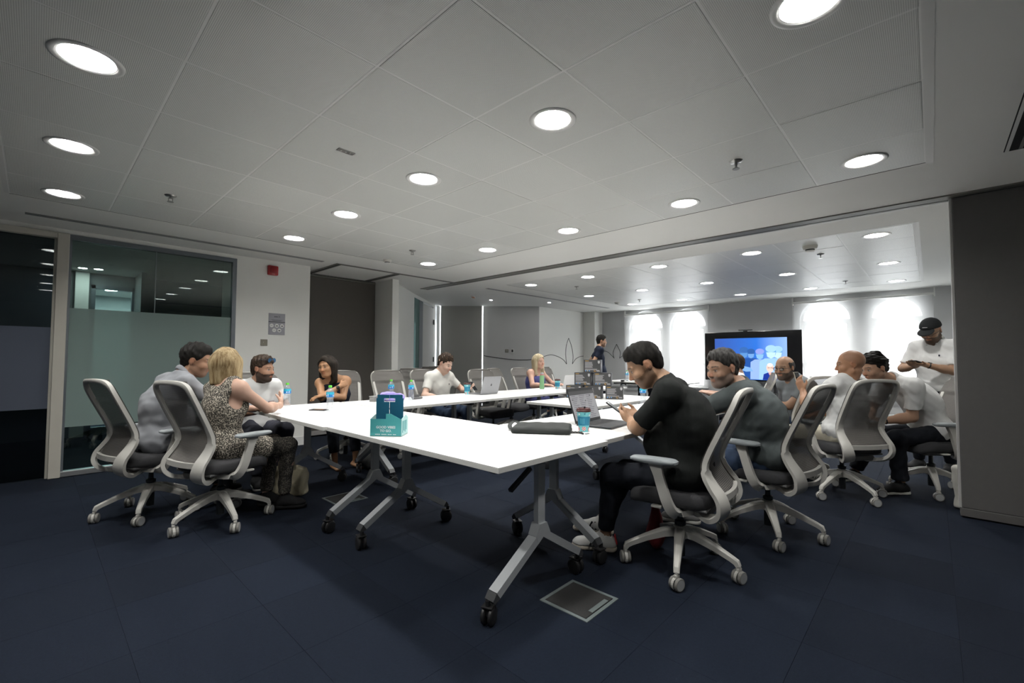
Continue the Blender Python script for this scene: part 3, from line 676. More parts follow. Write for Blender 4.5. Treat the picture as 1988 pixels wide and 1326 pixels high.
# ------------------------------------------------------------------ office chairs
M_CFRAME = mat('chair_cream_plastic', (0.52, 0.51, 0.475), 0.4, var=0.03, vscale=5)
M_CPAD = mat('chair_arm_pad', (0.26, 0.285, 0.295), 0.55, var=0.04)
M_CSEAT = mat('chair_seat_fabric', (0.028, 0.028, 0.031), 0.9, bump=0.5, bscale=500, var=0.12, vscale=60)
M_CDARK = mat('chair_dark_metal', (0.035, 0.04, 0.042), 0.35, metal=0.5)
M_CMECH = mat('chair_mechanism', (0.10, 0.10, 0.10), 0.5)
M_CTYRE = mat('caster_tyre', (0.20, 0.195, 0.18), 0.6)
M_CDISC = mat('caster_disc', (0.42, 0.43, 0.43), 0.4)
def mesh_fabric():
    m = bpy.data.materials.new('chair_back_mesh'); m.use_nodes = True; nt = m.node_tree; b = nt.nodes['Principled BSDF']
    b.inputs['Roughness'].default_value = 0.8; b.inputs['Specular IOR Level'].default_value = 0.25
    tc = nt.nodes.new('ShaderNodeTexCoord'); wv = nt.nodes.new('ShaderNodeTexWave'); wv.bands_direction = 'Z'
    wv.inputs['Scale'].default_value = 42; wv.inputs['Distortion'].default_value = 1.2; wv.inputs['Detail'].default_value = 2; wv.inputs['Detail Scale'].default_value = 3
    nt.links.new(tc.outputs['Object'], wv.inputs['Vector'])
    cr = nt.nodes.new('ShaderNodeValToRGB'); cr.color_ramp.elements[0].color = (0.11, 0.104, 0.097, 1); cr.color_ramp.elements[1].color = (0.20, 0.19, 0.178, 1)
    nt.links.new(wv.outputs['Fac'], cr.inputs[0]); nt.links.new(cr.outputs[0], b.inputs['Base Color'])
    t = nt.nodes.new('ShaderNodeBsdfTransparent'); mx = nt.nodes.new('ShaderNodeMixShader')
    mr = nt.nodes.new('ShaderNodeMapRange'); mr.inputs['To Min'].default_value = 0.22; mr.inputs['To Max'].default_value = 0.02
    nt.links.new(wv.outputs['Fac'], mr.inputs['Value']); nt.links.new(mr.outputs[0], mx.inputs[0])
    nt.links.new(b.outputs[0], mx.inputs[1]); nt.links.new(t.outputs[0], mx.inputs[2]); nt.links.new(mx.outputs[0], nt.nodes['Material Output'].inputs[0])
    return m
M_CMESH = mesh_fabric()
# back frame side rail: (forward, half width, height, rail width)
RAIL = [(-0.372,0.0,1.050,0.026),(-0.370,0.09,1.048,0.026),(-0.364,0.155,1.040,0.028),(-0.352,0.195,1.018,0.030),(-0.335,0.212,0.975,0.034),(-0.300,0.216,0.90,0.036),(-0.262,0.214,0.82,0.038),
        (-0.220,0.210,0.73,0.042),(-0.195,0.207,0.66,0.046),(-0.200,0.210,0.60,0.052),(-0.232,0.216,0.545,0.060),(-0.268,0.220,0.495,0.066),(-0.282,0.216,0.445,0.072),(-0.272,0.200,0.400,0.076),(-0.235,0.175,0.367,0.074),(-0.18,0.145,0.355,0.066),(-0.10,0.115,0.362,0.055)]
def build_chair():
    t = thing('office_chair', 'x', 'chair', group='light grey mesh-back office chairs')
    # five-star base
    b = MB(); b.lathe([(0.0,0.235),(0.034,0.235),(0.046,0.222),(0.050,0.185),(0.042,0.165),(0.0,0.165)], n=20)
    for k in range(5):
        a = 2*math.pi*k/5 + 0.35; c, s = math.cos(a), math.sin(a)
        path = [(c*r, s*r, z) for r, z in ((0.02,0.205),(0.10,0.192),(0.20,0.158),(0.285,0.122),(0.312,0.108),(0.322,0.088))]
        sect = [[(-w,-h),(w,-h),(w,h*0.6),(w*0.6,h),(-w*0.6,h),(-w,h*0.6)] for w, h in ((0.030,0.026),(0.027,0.022),(0.021,0.017),(0.017,0.015),(0.016,0.016),(0.015,0.012))]
        ups = [(0,0,1)]*4 + [(c*0.7,s*0.7,0.7),(c,s,0.2)]
        b.sweep([Vector(p) for p in path], sect, ups)
    b.build('star_base', M_CFRAME, t, 35)
    wheel = MB(); wheel.lathe([(0.001,-0.009),(0.0275,-0.009)], (0,0,0.0345), 20, 'y'); wheel.mi = 1
    wheel.lathe([(0.0275,-0.009),(0.0315,-0.0085),(0.0345,-0.005),(0.0345,0.006),(0.031,0.009),(0.001,0.009)], (0,0,0.0345), 20, 'y')
    wheel_me = wheel.mesh('wheel', [M_CDISC, M_CTYRE], 40)
    hood_me = MB().rbox(-0.016, 0.016, -0.0085, 0.0085, 0.035, 0.082, 0.004).cyl((0,0,0.07),(0,0,0.098),0.011,10).lathe([(0.036,-0.008),(0.036,0.008)], (0,0,0.0345), 20, 'y').mesh('hood', M_CFRAME)
    for k in range(5):
        a = 2*math.pi*k/5 + 0.35; ra = random.uniform(0, 6.28)
        c = thing('caster', None, None); c.parent = t; c.location = (0.322*math.cos(a), 0.322*math.sin(a), 0); c.rotation_euler = (0, 0, ra)
        link('wheel', wheel_me, c, (0, -0.019, 0)); link('wheel', wheel_me, c, (0, 0.019, 0), (0, 0, math.pi)); link('hood', hood_me, c)
    MB().cyl((0,0,0.06),(0,0,0.24),0.026,16).cyl((0,0,0.22),(0,0,0.37),0.017,14).lathe([(0.026,0.235),(0.032,0.24),(0.032,0.262),(0.02,0.268)], n=16).build('gas_column', M_CDARK, t, 40)
    MB().rbox(-0.15, 0.12, -0.10, 0.10, 0.352, 0.412, 0.014).rbox(-0.20, -0.10, -0.13, 0.13, 0.350, 0.395, 0.012).build('mechanism', M_CMECH, t, 40)
    for sy in (-1, 1): MB().rbox(0.03, 0.09, 0.20*sy-0.055, 0.20*sy+0.055, 0.388, 0.402, 0.004).build('lever', M_CFRAME, t)
    # seat cushion
    vs, fs, n = [], [], 40
    levels = [(0.94,0.405),(0.99,0.415),(1.0,0.435),(0.99,0.465),(0.93,0.482),(0.70,0.490),(0.35,0.492),(0.001,0.490)]
    for sc, z in levels:
        for k in range(n):
            a = 2*math.pi*k/n; c, s = math.cos(a), math.sin(a); e = 0.42
            x = math.copysign(abs(c)**e, c)*0.235*sc + 0.015; y = math.copysign(abs(s)**e, s)*0.245*sc
            zz = z - 0.035*max(0, (x-0.12)/0.13)**2
            vs.append((x, y, zz))
    for l in range(len(levels)-1):
        for k in range(n): fs.append((l*n+k, l*n+(k+1)%n, (l+1)*n+(k+1)%n, (l+1)*n+k))
    fs.append(tuple(range(n-1,-1,-1)))
    MB().add(vs, fs).build('seat', M_CSEAT, t, True)
    MB().rbox(-0.20, 0.20, -0.215, 0.215, 0.394, 0.412, 0.008).build('seat_pan', M_CMECH, t)
    # back frame
    half = sm_curve([(p[0], p[1], p[2]) for p in RAIL], 4); ws = sm_curve([(p[3], 0, 0) for p in RAIL], 4)
    full = [Vector((p.x, -p.y, p.z)) for p in half[:0:-1]] + half
    wf = [w.x for w in ws[:0:-1]] + [w.x for w in ws]
    b = MB(); sect, ups = [], []
    for i, p in enumerate(full):
        q = full[min(i+1, len(full)-1)]; o = full[max(i-1, 0)]; d = (q-o).normalized()
        # outward normal of the ring in the back surface: rails are straps lying in that surface
        bk = Vector((-1, 0, 0)) if p.z > 0.62 else Vector((-0.8, 0.35*(1 if p.y > 0 else -1), -0.2 if p.z < 0.45 else 0))
        ups.append(bk); w = wf[i]/2*1.12; h = 0.012
        sect.append([(-w,-h),(-w*0.6,-h*1.3),(w*0.6,-h*1.3),(w,-h),(w,h),(w*0.6,h*1.3),(-w*0.6,h*1.3),(-w,h)])
    b.sweep(full, sect, ups)
    b.build('back_frame', M_CFRAME, t, 40)
    # mesh panel between the rails
    rows = [p for p in half if 0.49 <= p.z <= 1.041]; nv = 10; vs, fs = [], []
    for p in rows:
        for k in range(nv+1):
            s = -1 + 2*k/nv; vs.append((p.x + 0.021 - 0.026*(1-s**4)*(0.35 if p.z > 0.9 else 1.0), s*(p.y+0.021), p.z + (0.020 if p is rows[0] else 0)))
    for i in range(len(rows)-1):
        for k in range(nv): fs.append((i*(nv+1)+k, i*(nv+1)+k+1, (i+1)*(nv+1)+k+1, (i+1)*(nv+1)+k))
    MB().add(vs, fs).build('back_mesh', M_CMESH, t, True)
    low = [Vector((-0.262-0.03*(1-(s/4)**2), 0.205*s/4, 0.482)) for s in range(-4, 5)]
    MB().sweep(low, [(-0.011,-0.018),(0.011,-0.018),(0.011,0.018),(-0.011,0.018)]).build('back_crossbar', M_CFRAME, t)
    # armrests
    for sy in (-1, 1):
        path = sm_curve([(-0.10,0.13*sy,0.372),(-0.06,0.20*sy,0.368),(-0.035,0.255*sy,0.385),(-0.01,0.278*sy,0.44),(0.015,0.284*sy,0.52),(0.038,0.286*sy,0.60),(0.05,0.286*sy,0.648)], 4)
        n = len(path); sect, ups = [], []
        for i in range(n):
            f = i/(n-1); w = 0.030 - 0.006*f + 0.012*max(0, f-0.8)*5; h = 0.015
            sect.append([(-w,-h),(w,-h),(w,h),(-w,h)]); ups.append((0, -sy*0.4, 1.0) if f < 0.25 else (0.1, -sy, 0.15))
        MB().sweep(path, sect, ups).build('arm_support', M_CFRAME, t, 40)
        vs, fs, n = [], [], 28
        for sc, z in ((0.0,0.646),(0.86,0.646),(1.0,0.655),(1.0,0.666),(0.9,0.674),(0.5,0.677),(0.0,0.678)):
            for k in range(n):
                a = 2*math.pi*k/n; c, s = math.cos(a), math.sin(a)
                vs.append((0.06 + math.copysign(abs(c)**0.6, c)*0.132*sc, 0.286*sy + math.copysign(abs(s)**0.6, s)*0.046*sc*(1-0.15*c), z))
        for l in range(6):
            for k in range(n): fs.append((l*n+k, l*n+(k+1)%n, (l+1)*n+(k+1)%n, (l+1)*n+k))
        MB().add(vs, fs).build('arm_pad', M_CPAD, t, 50)
    return t
CHAIR0 = build_chair(); _chair_used = [False]
def chair(x, y, face, label, base=0.0):
    c = CHAIR0 if not _chair_used[0] else copy_tree(CHAIR0)
    _chair_used[0] = True
    c.location = (x, y, 0); c.rotation_euler = (0, 0, math.radians(face)); c['label'] = label
    for ch in c.children:
        if ch.name.startswith(('star_base', 'caster')) and base:
            r = math.radians(base); ch.location = Matrix.Rotation(r, 4, 'Z') @ ch.location; ch.rotation_euler[2] += r
    return c
chair(0.66, 4.52, 14, 'light grey office chair at far left under the grey-shirted man')
chair(0.985, 3.90, 16, 'light grey office chair the blonde woman in leopard print sits on', 20)
chair(2.67, 1.12, 97, 'light grey office chair under the man in the black tee, nearest the camera', 10)
chair(3.58, 0.87, 82, 'light grey office chair the man in the charcoal tee sits on', 30)
chair(5.05, 0.62, 52, 'light grey office chair with its back to us under the bald man', 15)
chair(5.75, 0.03, 128, 'light grey office chair under the man leaning forward, beside the dark partition', 40)
chair(5.60, 1.10, 60, 'office chair with only its top rail showing, under the bespectacled bearded man', 5)
chair(1.62, 5.12, 262, 'office chair under the bearded man with sunglasses on his head')
chair(2.62, 5.22, 255, 'office chair behind the dark haired woman in navy', 12)
chair(3.24, 5.02, 268, 'empty office chair between the navy-dressed woman and the young man in white', 25)
chair(4.08, 5.90, 245, 'dark empty office chair standing just behind the empty chair', 40)
chair(3.88, 5.05, 272, 'office chair the young man in the white tee sits on', 5)
chair(4.64, 4.72, 262, 'empty office chair behind the silver laptop', 33)
chair(5.38, 5.05, 285, 'empty office chair left of the blonde woman in blue', 20)
chair(5.98, 5.08, 268, 'office chair the blonde woman in the blue top sits on', 8)
chair(7.05, 5.45, 262, 'empty office chair right of the blonde woman in blue', 18)
chair(5.15, 7.0, 225, 'dark empty office chair by the far door, nearer the young man', 22)
chair(5.75, 7.35, 250, 'dark empty office chair deepest in the slanted bay', 3)
# ------------------------------------------------------------------ people: implicit bodies turned into meshes
def nrm(v): v = np.asarray(v, float); return v/np.linalg.norm(v)
class SDF:
    """smooth blend of tapered limbs and ellipsoids, sampled on a grid and meshed with surface nets"""
    def __init__(s): s.ops = []
    def cone(s, a, b, ra, rb, k=0.02, side=None, sc=1.0, op='+'):
        s.ops.append(('c', np.array(a, float), np.array(b, float), ra, rb, None if side is None else nrm(side), sc, k, op)); return s
    def ell(s, c, r, R=None, k=0.02, op='+'):
        s.ops.append(('e', np.array(c, float), np.array(r, float), np.eye(3) if R is None else np.array(R, float), k, op)); return s
    def box(s, c, h, R=None, rd=0.01, k=0.01, op='+'):
        s.ops.append(('b', np.array(c, float), np.array(h, float), np.eye(3) if R is None else np.array(R, float), rd, k, op)); return s
    def torus(s, c, n, R, r, k=0.005, op='+'):
        s.ops.append(('t', np.array(c, float), nrm(n), R, r, k, op)); return s
    def cut(s, p, n, k=0.004):
        """keep the side the normal n points away from"""
        s.ops.append(('p', np.array(p, float), nrm(n), k)); return s
    def noise(s, amp, freq, seed=0, aniso=(1,1,1)):
        s.ops.append(('n', amp, freq, seed, np.array(aniso, float))); return s
    def bounds(s):
        lo, hi = np.full(3, 1e9), np.full(3, -1e9)
        for o in s.ops:
            if o[0] in 'ceb t'.replace(' ', '') and o[-1] == '+':
                b = s.obox(o, 0.015); lo = np.minimum(lo, b[0]); hi = np.maximum(hi, b[1])
        return lo, hi
    def obox(s, o, m):
        if o[0] == 'c':
            r = max(o[3], o[4])*max(1, o[6]); return np.minimum(o[1], o[2])-r-m, np.maximum(o[1], o[2])+r+m
        if o[0] == 'e': r = np.abs(o[3]) @ o[2]; return o[1]-r-m, o[1]+r+m
        if o[0] == 'b': r = np.abs(o[3]) @ o[2]; return o[1]-r-m, o[1]+r+m
        if o[0] == 't': return o[1]-o[3]-o[4]-m, o[1]+o[3]+o[4]+m
    def field(s, h):
        lo, hi = s.bounds(); lo = lo - 2*h; n = np.ceil((hi-lo)/h).astype(int)+3
        F = np.full(n, 0.3, np.float32); ax = [lo[i]+h*np.arange(n[i]) for i in range(3)]
        for o in s.ops:
            if o[0] == 'n':
                rng = np.random.RandomState(o[3]); D = np.zeros(n, np.float32)
                for q in range(7):
                    w = rng.normal(size=3)*o[4]*o[2]*(0.6+0.8*rng.rand()); ph = rng.uniform(0, 6.28)
                    D += np.sin(w[0]*ax[0][:,None,None] + w[1]*ax[1][None,:,None] + w[2]*ax[2][None,None,:] + ph).astype(np.float32)
                F += o[1]*D*0.38; continue
            if o[0] == 'p':
                d = (ax[0]-o[1][0])[:,None,None]*o[2][0] + (ax[1]-o[1][1])[None,:,None]*o[2][1] + (ax[2]-o[1][2])[None,None,:]*o[2][2]
                F = np.maximum(F, d.astype(np.float32)); continue
            op = o[-1]; k = o[-2]; b = s.obox(o, k + 3*h)
            i0 = np.clip(np.floor((b[0]-lo)/h).astype(int), 0, n); i1 = np.clip(np.ceil((b[1]-lo)/h).astype(int)+1, 0, n)
            if (i1 <= i0).any(): continue
            X = ax[0][i0[0]:i1[0]][:,None,None].astype(np.float32); Y = ax[1][i0[1]:i1[1]][None,:,None].astype(np.float32); Z = ax[2][i0[2]:i1[2]][None,None,:].astype(np.float32)
            if o[0] == 'c':
                _, a, bb, ra, rb, sd, sc, k, op = o
                px, py, pz = X-a[0], Y-a[1], Z-a[2]; ab = bb-a; L2 = max(ab @ ab, 1e-9)
                t = np.clip((px*ab[0]+py*ab[1]+pz*ab[2])/L2, 0, 1)
                dx, dy, dz = px-t*ab[0], py-t*ab[1], pz-t*ab[2]
                q = dx*dx+dy*dy+dz*dz
                if sd is not None:
                    u = dx*sd[0]+dy*sd[1]+dz*sd[2]; q = q - u*u*(1-1/sc**2)
                d = np.sqrt(np.maximum(q, 0)) - (ra + (rb-ra)*t)
            elif o[0] == 'e':
                _, c, r, R, k, op = o; px, py, pz = X-c[0], Y-c[1], Z-c[2]; k0 = 0; k1 = 0
                for i in range(3):
                    u = (px*R[0,i]+py*R[1,i]+pz*R[2,i]); k0 = k0 + (u/r[i])**2; k1 = k1 + (u/r[i]**2)**2
                k0 = np.sqrt(k0); d = k0*(k0-1)/np.maximum(np.sqrt(k1), 1e-6)
            elif o[0] == 'b':
                _, c, hh, R, rd, k, op = o; px, py, pz = X-c[0], Y-c[1], Z-c[2]; out = 0; inn = -1e9
                for i in range(3):
                    u = np.abs(px*R[0,i]+py*R[1,i]+pz*R[2,i]) - (hh[i]-rd); out = out + np.maximum(u, 0)**2; inn = np.maximum(inn, u)
                d = np.sqrt(out) + np.minimum(inn, 0) - rd
            elif o[0] == 't':
                _, c, nn, R, r, k, op = o; px, py, pz = X-c[0], Y-c[1], Z-c[2]; u = px*nn[0]+py*nn[1]+pz*nn[2]
                w = np.sqrt(np.maximum(px*px+py*py+pz*pz-u*u, 0)) - R; d = np.sqrt(w*w+u*u) - r
            f = F[i0[0]:i1[0], i0[1]:i1[1], i0[2]:i1[2]]
            if op == '+':
                hh2 = np.maximum(k-np.abs(f-d), 0)/k; f[...] = np.minimum(f, d) - hh2*hh2*k*0.25
            else:
                e = -d; hh2 = np.maximum(k-np.abs(f-e), 0)/k; f[...] = np.maximum(f, e) + hh2*hh2*k*0.25
        return F, lo
    def mesh(s, h):
        F, lo = s.field(h); S = F < 0
        F[0]=F[-1]=0.3; F[:,0]=F[:,-1]=0.3; F[:,:,0]=F[:,:,-1]=0.3; S = F < 0
        c = sum(S[i:S.shape[0]-1+i, j:S.shape[1]-1+j, k:S.shape[2]-1+k].astype(np.int8) for i in (0,1) for j in (0,1) for k in (0,1))
        I = np.argwhere((c > 0) & (c < 8)); idx = np.full(c.shape, -1, np.int32); idx[tuple(I.T)] = np.arange(len(I))
        acc = np.zeros((len(I), 3)); cnt = np.zeros(len(I))
        corners = [(i,j,k) for i in (0,1) for j in (0,1) for k in (0,1)]
        vals = {q: F[I[:,0]+q[0], I[:,1]+q[1], I[:,2]+q[2]].astype(float) for q in corners}
        for q in corners:
            for a in range(3):
                if q[a]: continue
                q2 = tuple(q[i]+(1 if i == a else 0) for i in range(3)); f0, f1 = vals[q], vals[q2]
                m = (f0 < 0) != (f1 < 0); t = np.where(m, f0/np.where(m, f0-f1, 1), 0)
                P = np.array(q, float)[None,:].repeat(len(I), 0); P[:,a] += t; acc[m] += P[m]; cnt[m] += 1
        V = lo + h*(I + acc/np.maximum(cnt, 1)[:,None]); quads = []
        for a in range(3):
            b1, b2 = (a+1) % 3, (a+2) % 3
            s0 = [slice(None)]*3; s1 = [slice(None)]*3; s0[a] = slice(0, -1); s1[a] = slice(1, None)
            A, B = S[tuple(s0)], S[tuple(s1)]; E = np.argwhere(A != B); E = E[(E[:,b1] > 0) & (E[:,b2] > 0)]
            E = E[(E[:,b1] < c.shape[b1]) & (E[:,b2] < c.shape[b2])]
            def cell(d1, d2):
                q = E.copy(); q[:,b1] += d1; q[:,b2] += d2; return idx[tuple(q.T)]
            Q = np.stack([cell(-1,-1), cell(0,-1), cell(0,0), cell(-1,0)], 1); fl = ~A[tuple(E.T)]; Q[fl] = Q[fl][:, ::-1]; quads.append(Q)
        Q = np.concatenate(quads); Q = Q[(Q >= 0).all(1)]
        for _ in range(2):   # light smoothing
            sm = np.zeros_like(V); n = np.zeros(len(V))
            for e in range(4):
                i, j = Q[:,e], Q[:,(e+1)%4]
                for dd in range(3): sm[:,dd] += np.bincount(i, V[j,dd], len(V)) + np.bincount(j, V[i,dd], len(V))
                n += np.bincount(i, minlength=len(V)) + np.bincount(j, minlength=len(V))
            V = V*0.5 + 0.5*sm/np.maximum(n, 1)[:,None]
        return V, Q
def npmesh(name, V, Q, m, origin, col=None):
    me = bpy.data.meshes.new(name); me.vertices.add(len(V)); me.vertices.foreach_set('co', (V-origin).astype(np.float32).ravel())
    me.loops.add(Q.size); me.loops.foreach_set('vertex_index', Q.astype(np.int32).ravel())
    me.polygons.add(len(Q)); me.polygons.foreach_set('loop_start', np.arange(0, Q.size, 4, dtype=np.int32))
    me.polygons.foreach_set('use_smooth', np.ones(len(Q), bool)); me.update(calc_edges=True)
    if col is not None:
        at = me.color_attributes.new('Col', 'FLOAT_COLOR', 'POINT'); c4 = np.ones((len(V), 4), np.float32); c4[:,:3] = col; at.data.foreach_set('color', c4.ravel())
    me.materials.append(m); me.validate(); return me
def attr_mat(name, rough=0.5, spec=0.3, bump=0.0, bscale=300, sss=0.0):
    m = mat(name, (0.5,0.5,0.5), rough, spec=spec, bump=bump, bscale=bscale); nt = m.node_tree
    a = nt.nodes.new('ShaderNodeVertexColor'); a.layer_name = 'Col'; nt.links.new(a.outputs[0], nt.nodes['Principled BSDF'].inputs['Base Color'])
    if sss: nt.nodes['Principled BSDF'].inputs['Subsurface Weight'].default_value = sss; nt.nodes['Principled BSDF'].inputs['Subsurface Radius'].default_value = (0.01, 0.004, 0.002)
    return m
M_SKIN = attr_mat('skin', 0.5, 0.35, bump=0.08, bscale=150)
M_HAIR = {}
def hair_mat(name, c0, c1, scale=60):
    if name in M_HAIR: return M_HAIR[name]
    m = mat('hair_'+name, c0, 0.65, spec=0.15); nt = m.node_tree; b = nt.nodes['Principled BSDF']
    tc = nt.nodes.new('ShaderNodeTexCoord'); mp = nt.nodes.new('ShaderNodeMapping'); mp.inputs['Scale'].default_value = (1, 1, 0.12)
    n = nt.nodes.new('ShaderNodeTexNoise'); n.inputs['Scale'].default_value = scale; n.inputs['Detail'].default_value = 5; n.inputs['Roughness'].default_value = 0.65
    cr = nt.nodes.new('ShaderNodeValToRGB'); cr.color_ramp.elements[0].position = 0.35; cr.color_ramp.elements[1].position = 0.68
    cr.color_ramp.elements[0].color = (*c0, 1); cr.color_ramp.elements[1].color = (*c1, 1)
    nt.links.new(tc.outputs['Object'], mp.inputs[0]); nt.links.new(mp.outputs[0], n.inputs['Vector']); nt.links.new(n.outputs['Fac'], cr.inputs[0]); nt.links.new(cr.outputs[0], b.inputs['Base Color'])
    bp = nt.nodes.new('ShaderNodeBump'); bp.inputs['Strength'].default_value = 0.45; bp.inputs['Distance'].default_value = 0.005
    nt.links.new(n.outputs['Fac'], bp.inputs['Height']); nt.links.new(bp.outputs[0], b.inputs['Normal'])
    M_HAIR[name] = m; return m
def leopard_mat(name='leopard_print_cloth', d=1.0):
    if name in MATS: return MATS[name]
    m = mat(name, (0.4, 0.35, 0.28), 0.8); nt = m.node_tree; b = nt.nodes['Principled BSDF']
    tc = nt.nodes.new('ShaderNodeTexCoord'); v = nt.nodes.new('ShaderNodeTexVoronoi'); v.inputs['Scale'].default_value = 115; v.inputs['Randomness'].default_value = 1.0
    n = nt.nodes.new('ShaderNodeTexNoise'); n.inputs['Scale'].default_value = 160; n.inputs['Detail'].default_value = 2
    ad = nt.nodes.new('ShaderNodeMath'); ad.operation = 'MULTIPLY_ADD'; ad.inputs[1].default_value = 0.55; nt.links.new(n.outputs['Fac'], ad.inputs[0]); nt.links.new(v.outputs['Distance'], ad.inputs[2])
    cr = nt.nodes.new('ShaderNodeValToRGB'); e = cr.color_ramp.elements; e[0].position = 0.42; e[0].color = (0.33*d, 0.29*d, 0.22*d, 1); e[1].position = 0.55; e[1].color = (0.012, 0.011, 0.01, 1)
    x = e.new(0.84); x.color = (0.02, 0.018, 0.015, 1); x = e.new(0.9); x.color = (0.42*d, 0.38*d, 0.31*d, 1)
    nt.links.new(tc.outputs['Object'], v.inputs['Vector']); nt.links.new(tc.outputs['Object'], n.inputs['Vector']); nt.links.new(ad.outputs[0], cr.inputs[0]); nt.links.new(cr.outputs[0], b.inputs['Base Color'])
    return m
def rotm(yaw, pitch=0, roll=0):
    """columns: forward, left, up; yaw from +X, pitch > 0 looks up, roll > 0 tips the head to its right"""
    f = np.array([math.cos(yaw)*math.cos(pitch), math.sin(yaw)*math.cos(pitch), math.sin(pitch)])
    l = np.array([-math.sin(yaw), math.cos(yaw), 0.0]); u = np.cross(f, l)
    return np.stack([f, l*math.cos(roll)+u*math.sin(roll), u*math.cos(roll)-l*math.sin(roll)], 1)
def ik(a, c, l1, l2, pole):
    a, c, pole = np.array(a, float), np.array(c, float), np.array(pole, float); d = c-a; D = np.linalg.norm(d)
    if D > (l1+l2)*0.995: c = a + d/D*(l1+l2)*0.995; d = c-a; D = np.linalg.norm(d)
    x = (l1*l1-l2*l2+D*D)/(2*D); y = math.sqrt(max(l1*l1-x*x, 1e-6)); e = d/D; p = pole - (pole @ e)*e
    return a + e*x + nrm(p)*y, c
def hand(s, W, d, n, curl, side, sz=1.0, thumb=0.4):
    """palm, four fingers and a thumb; d towards the fingers, n out of the palm, side +1 thumb along n x d"""
    d = nrm(d); n = nrm(np.array(n) - (np.array(n) @ d)*d); t = np.cross(n, d)*side
    s.cone(W - d*0.01, W + d*0.03*sz, 0.025*sz, 0.026*sz, 0.012, n, 0.72)
    R = np.stack([d, t, n], 1); s.box(W + d*0.052*sz, (0.042*sz, 0.039*sz, 0.014*sz), R, 0.012*sz, 0.015)
    for i, (o, L) in enumerate(((0.029,0.068),(0.010,0.076),(-0.009,0.071),(-0.027,0.056))):
        b = W + d*0.088*sz + t*o*sz; c1, c2 = curl*(0.8+0.1*i), curl*(1.9+0.15*i)
        d1 = d*math.cos(c1)+n*math.sin(c1); d2 = d*math.cos(c2)+n*math.sin(c2)
        m = b + d1*L*0.52*sz; s.cone(b - d*0.012, m, 0.0098*sz, 0.0088*sz, 0.006); s.cone(m, m + d2*L*0.5*sz, 0.0088*sz, 0.0072*sz, 0.004)
    b = W + d*0.028*sz + t*0.030*sz; m = b + (d*0.62+t*0.62+n*thumb)*0.036*sz; s.cone(b, m, 0.0135*sz, 0.0108*sz, 0.012)
    s.cone(m, m + nrm(d*0.9+t*0.15+n*thumb)*0.034*sz, 0.0108*sz, 0.0085*sz, 0.004)

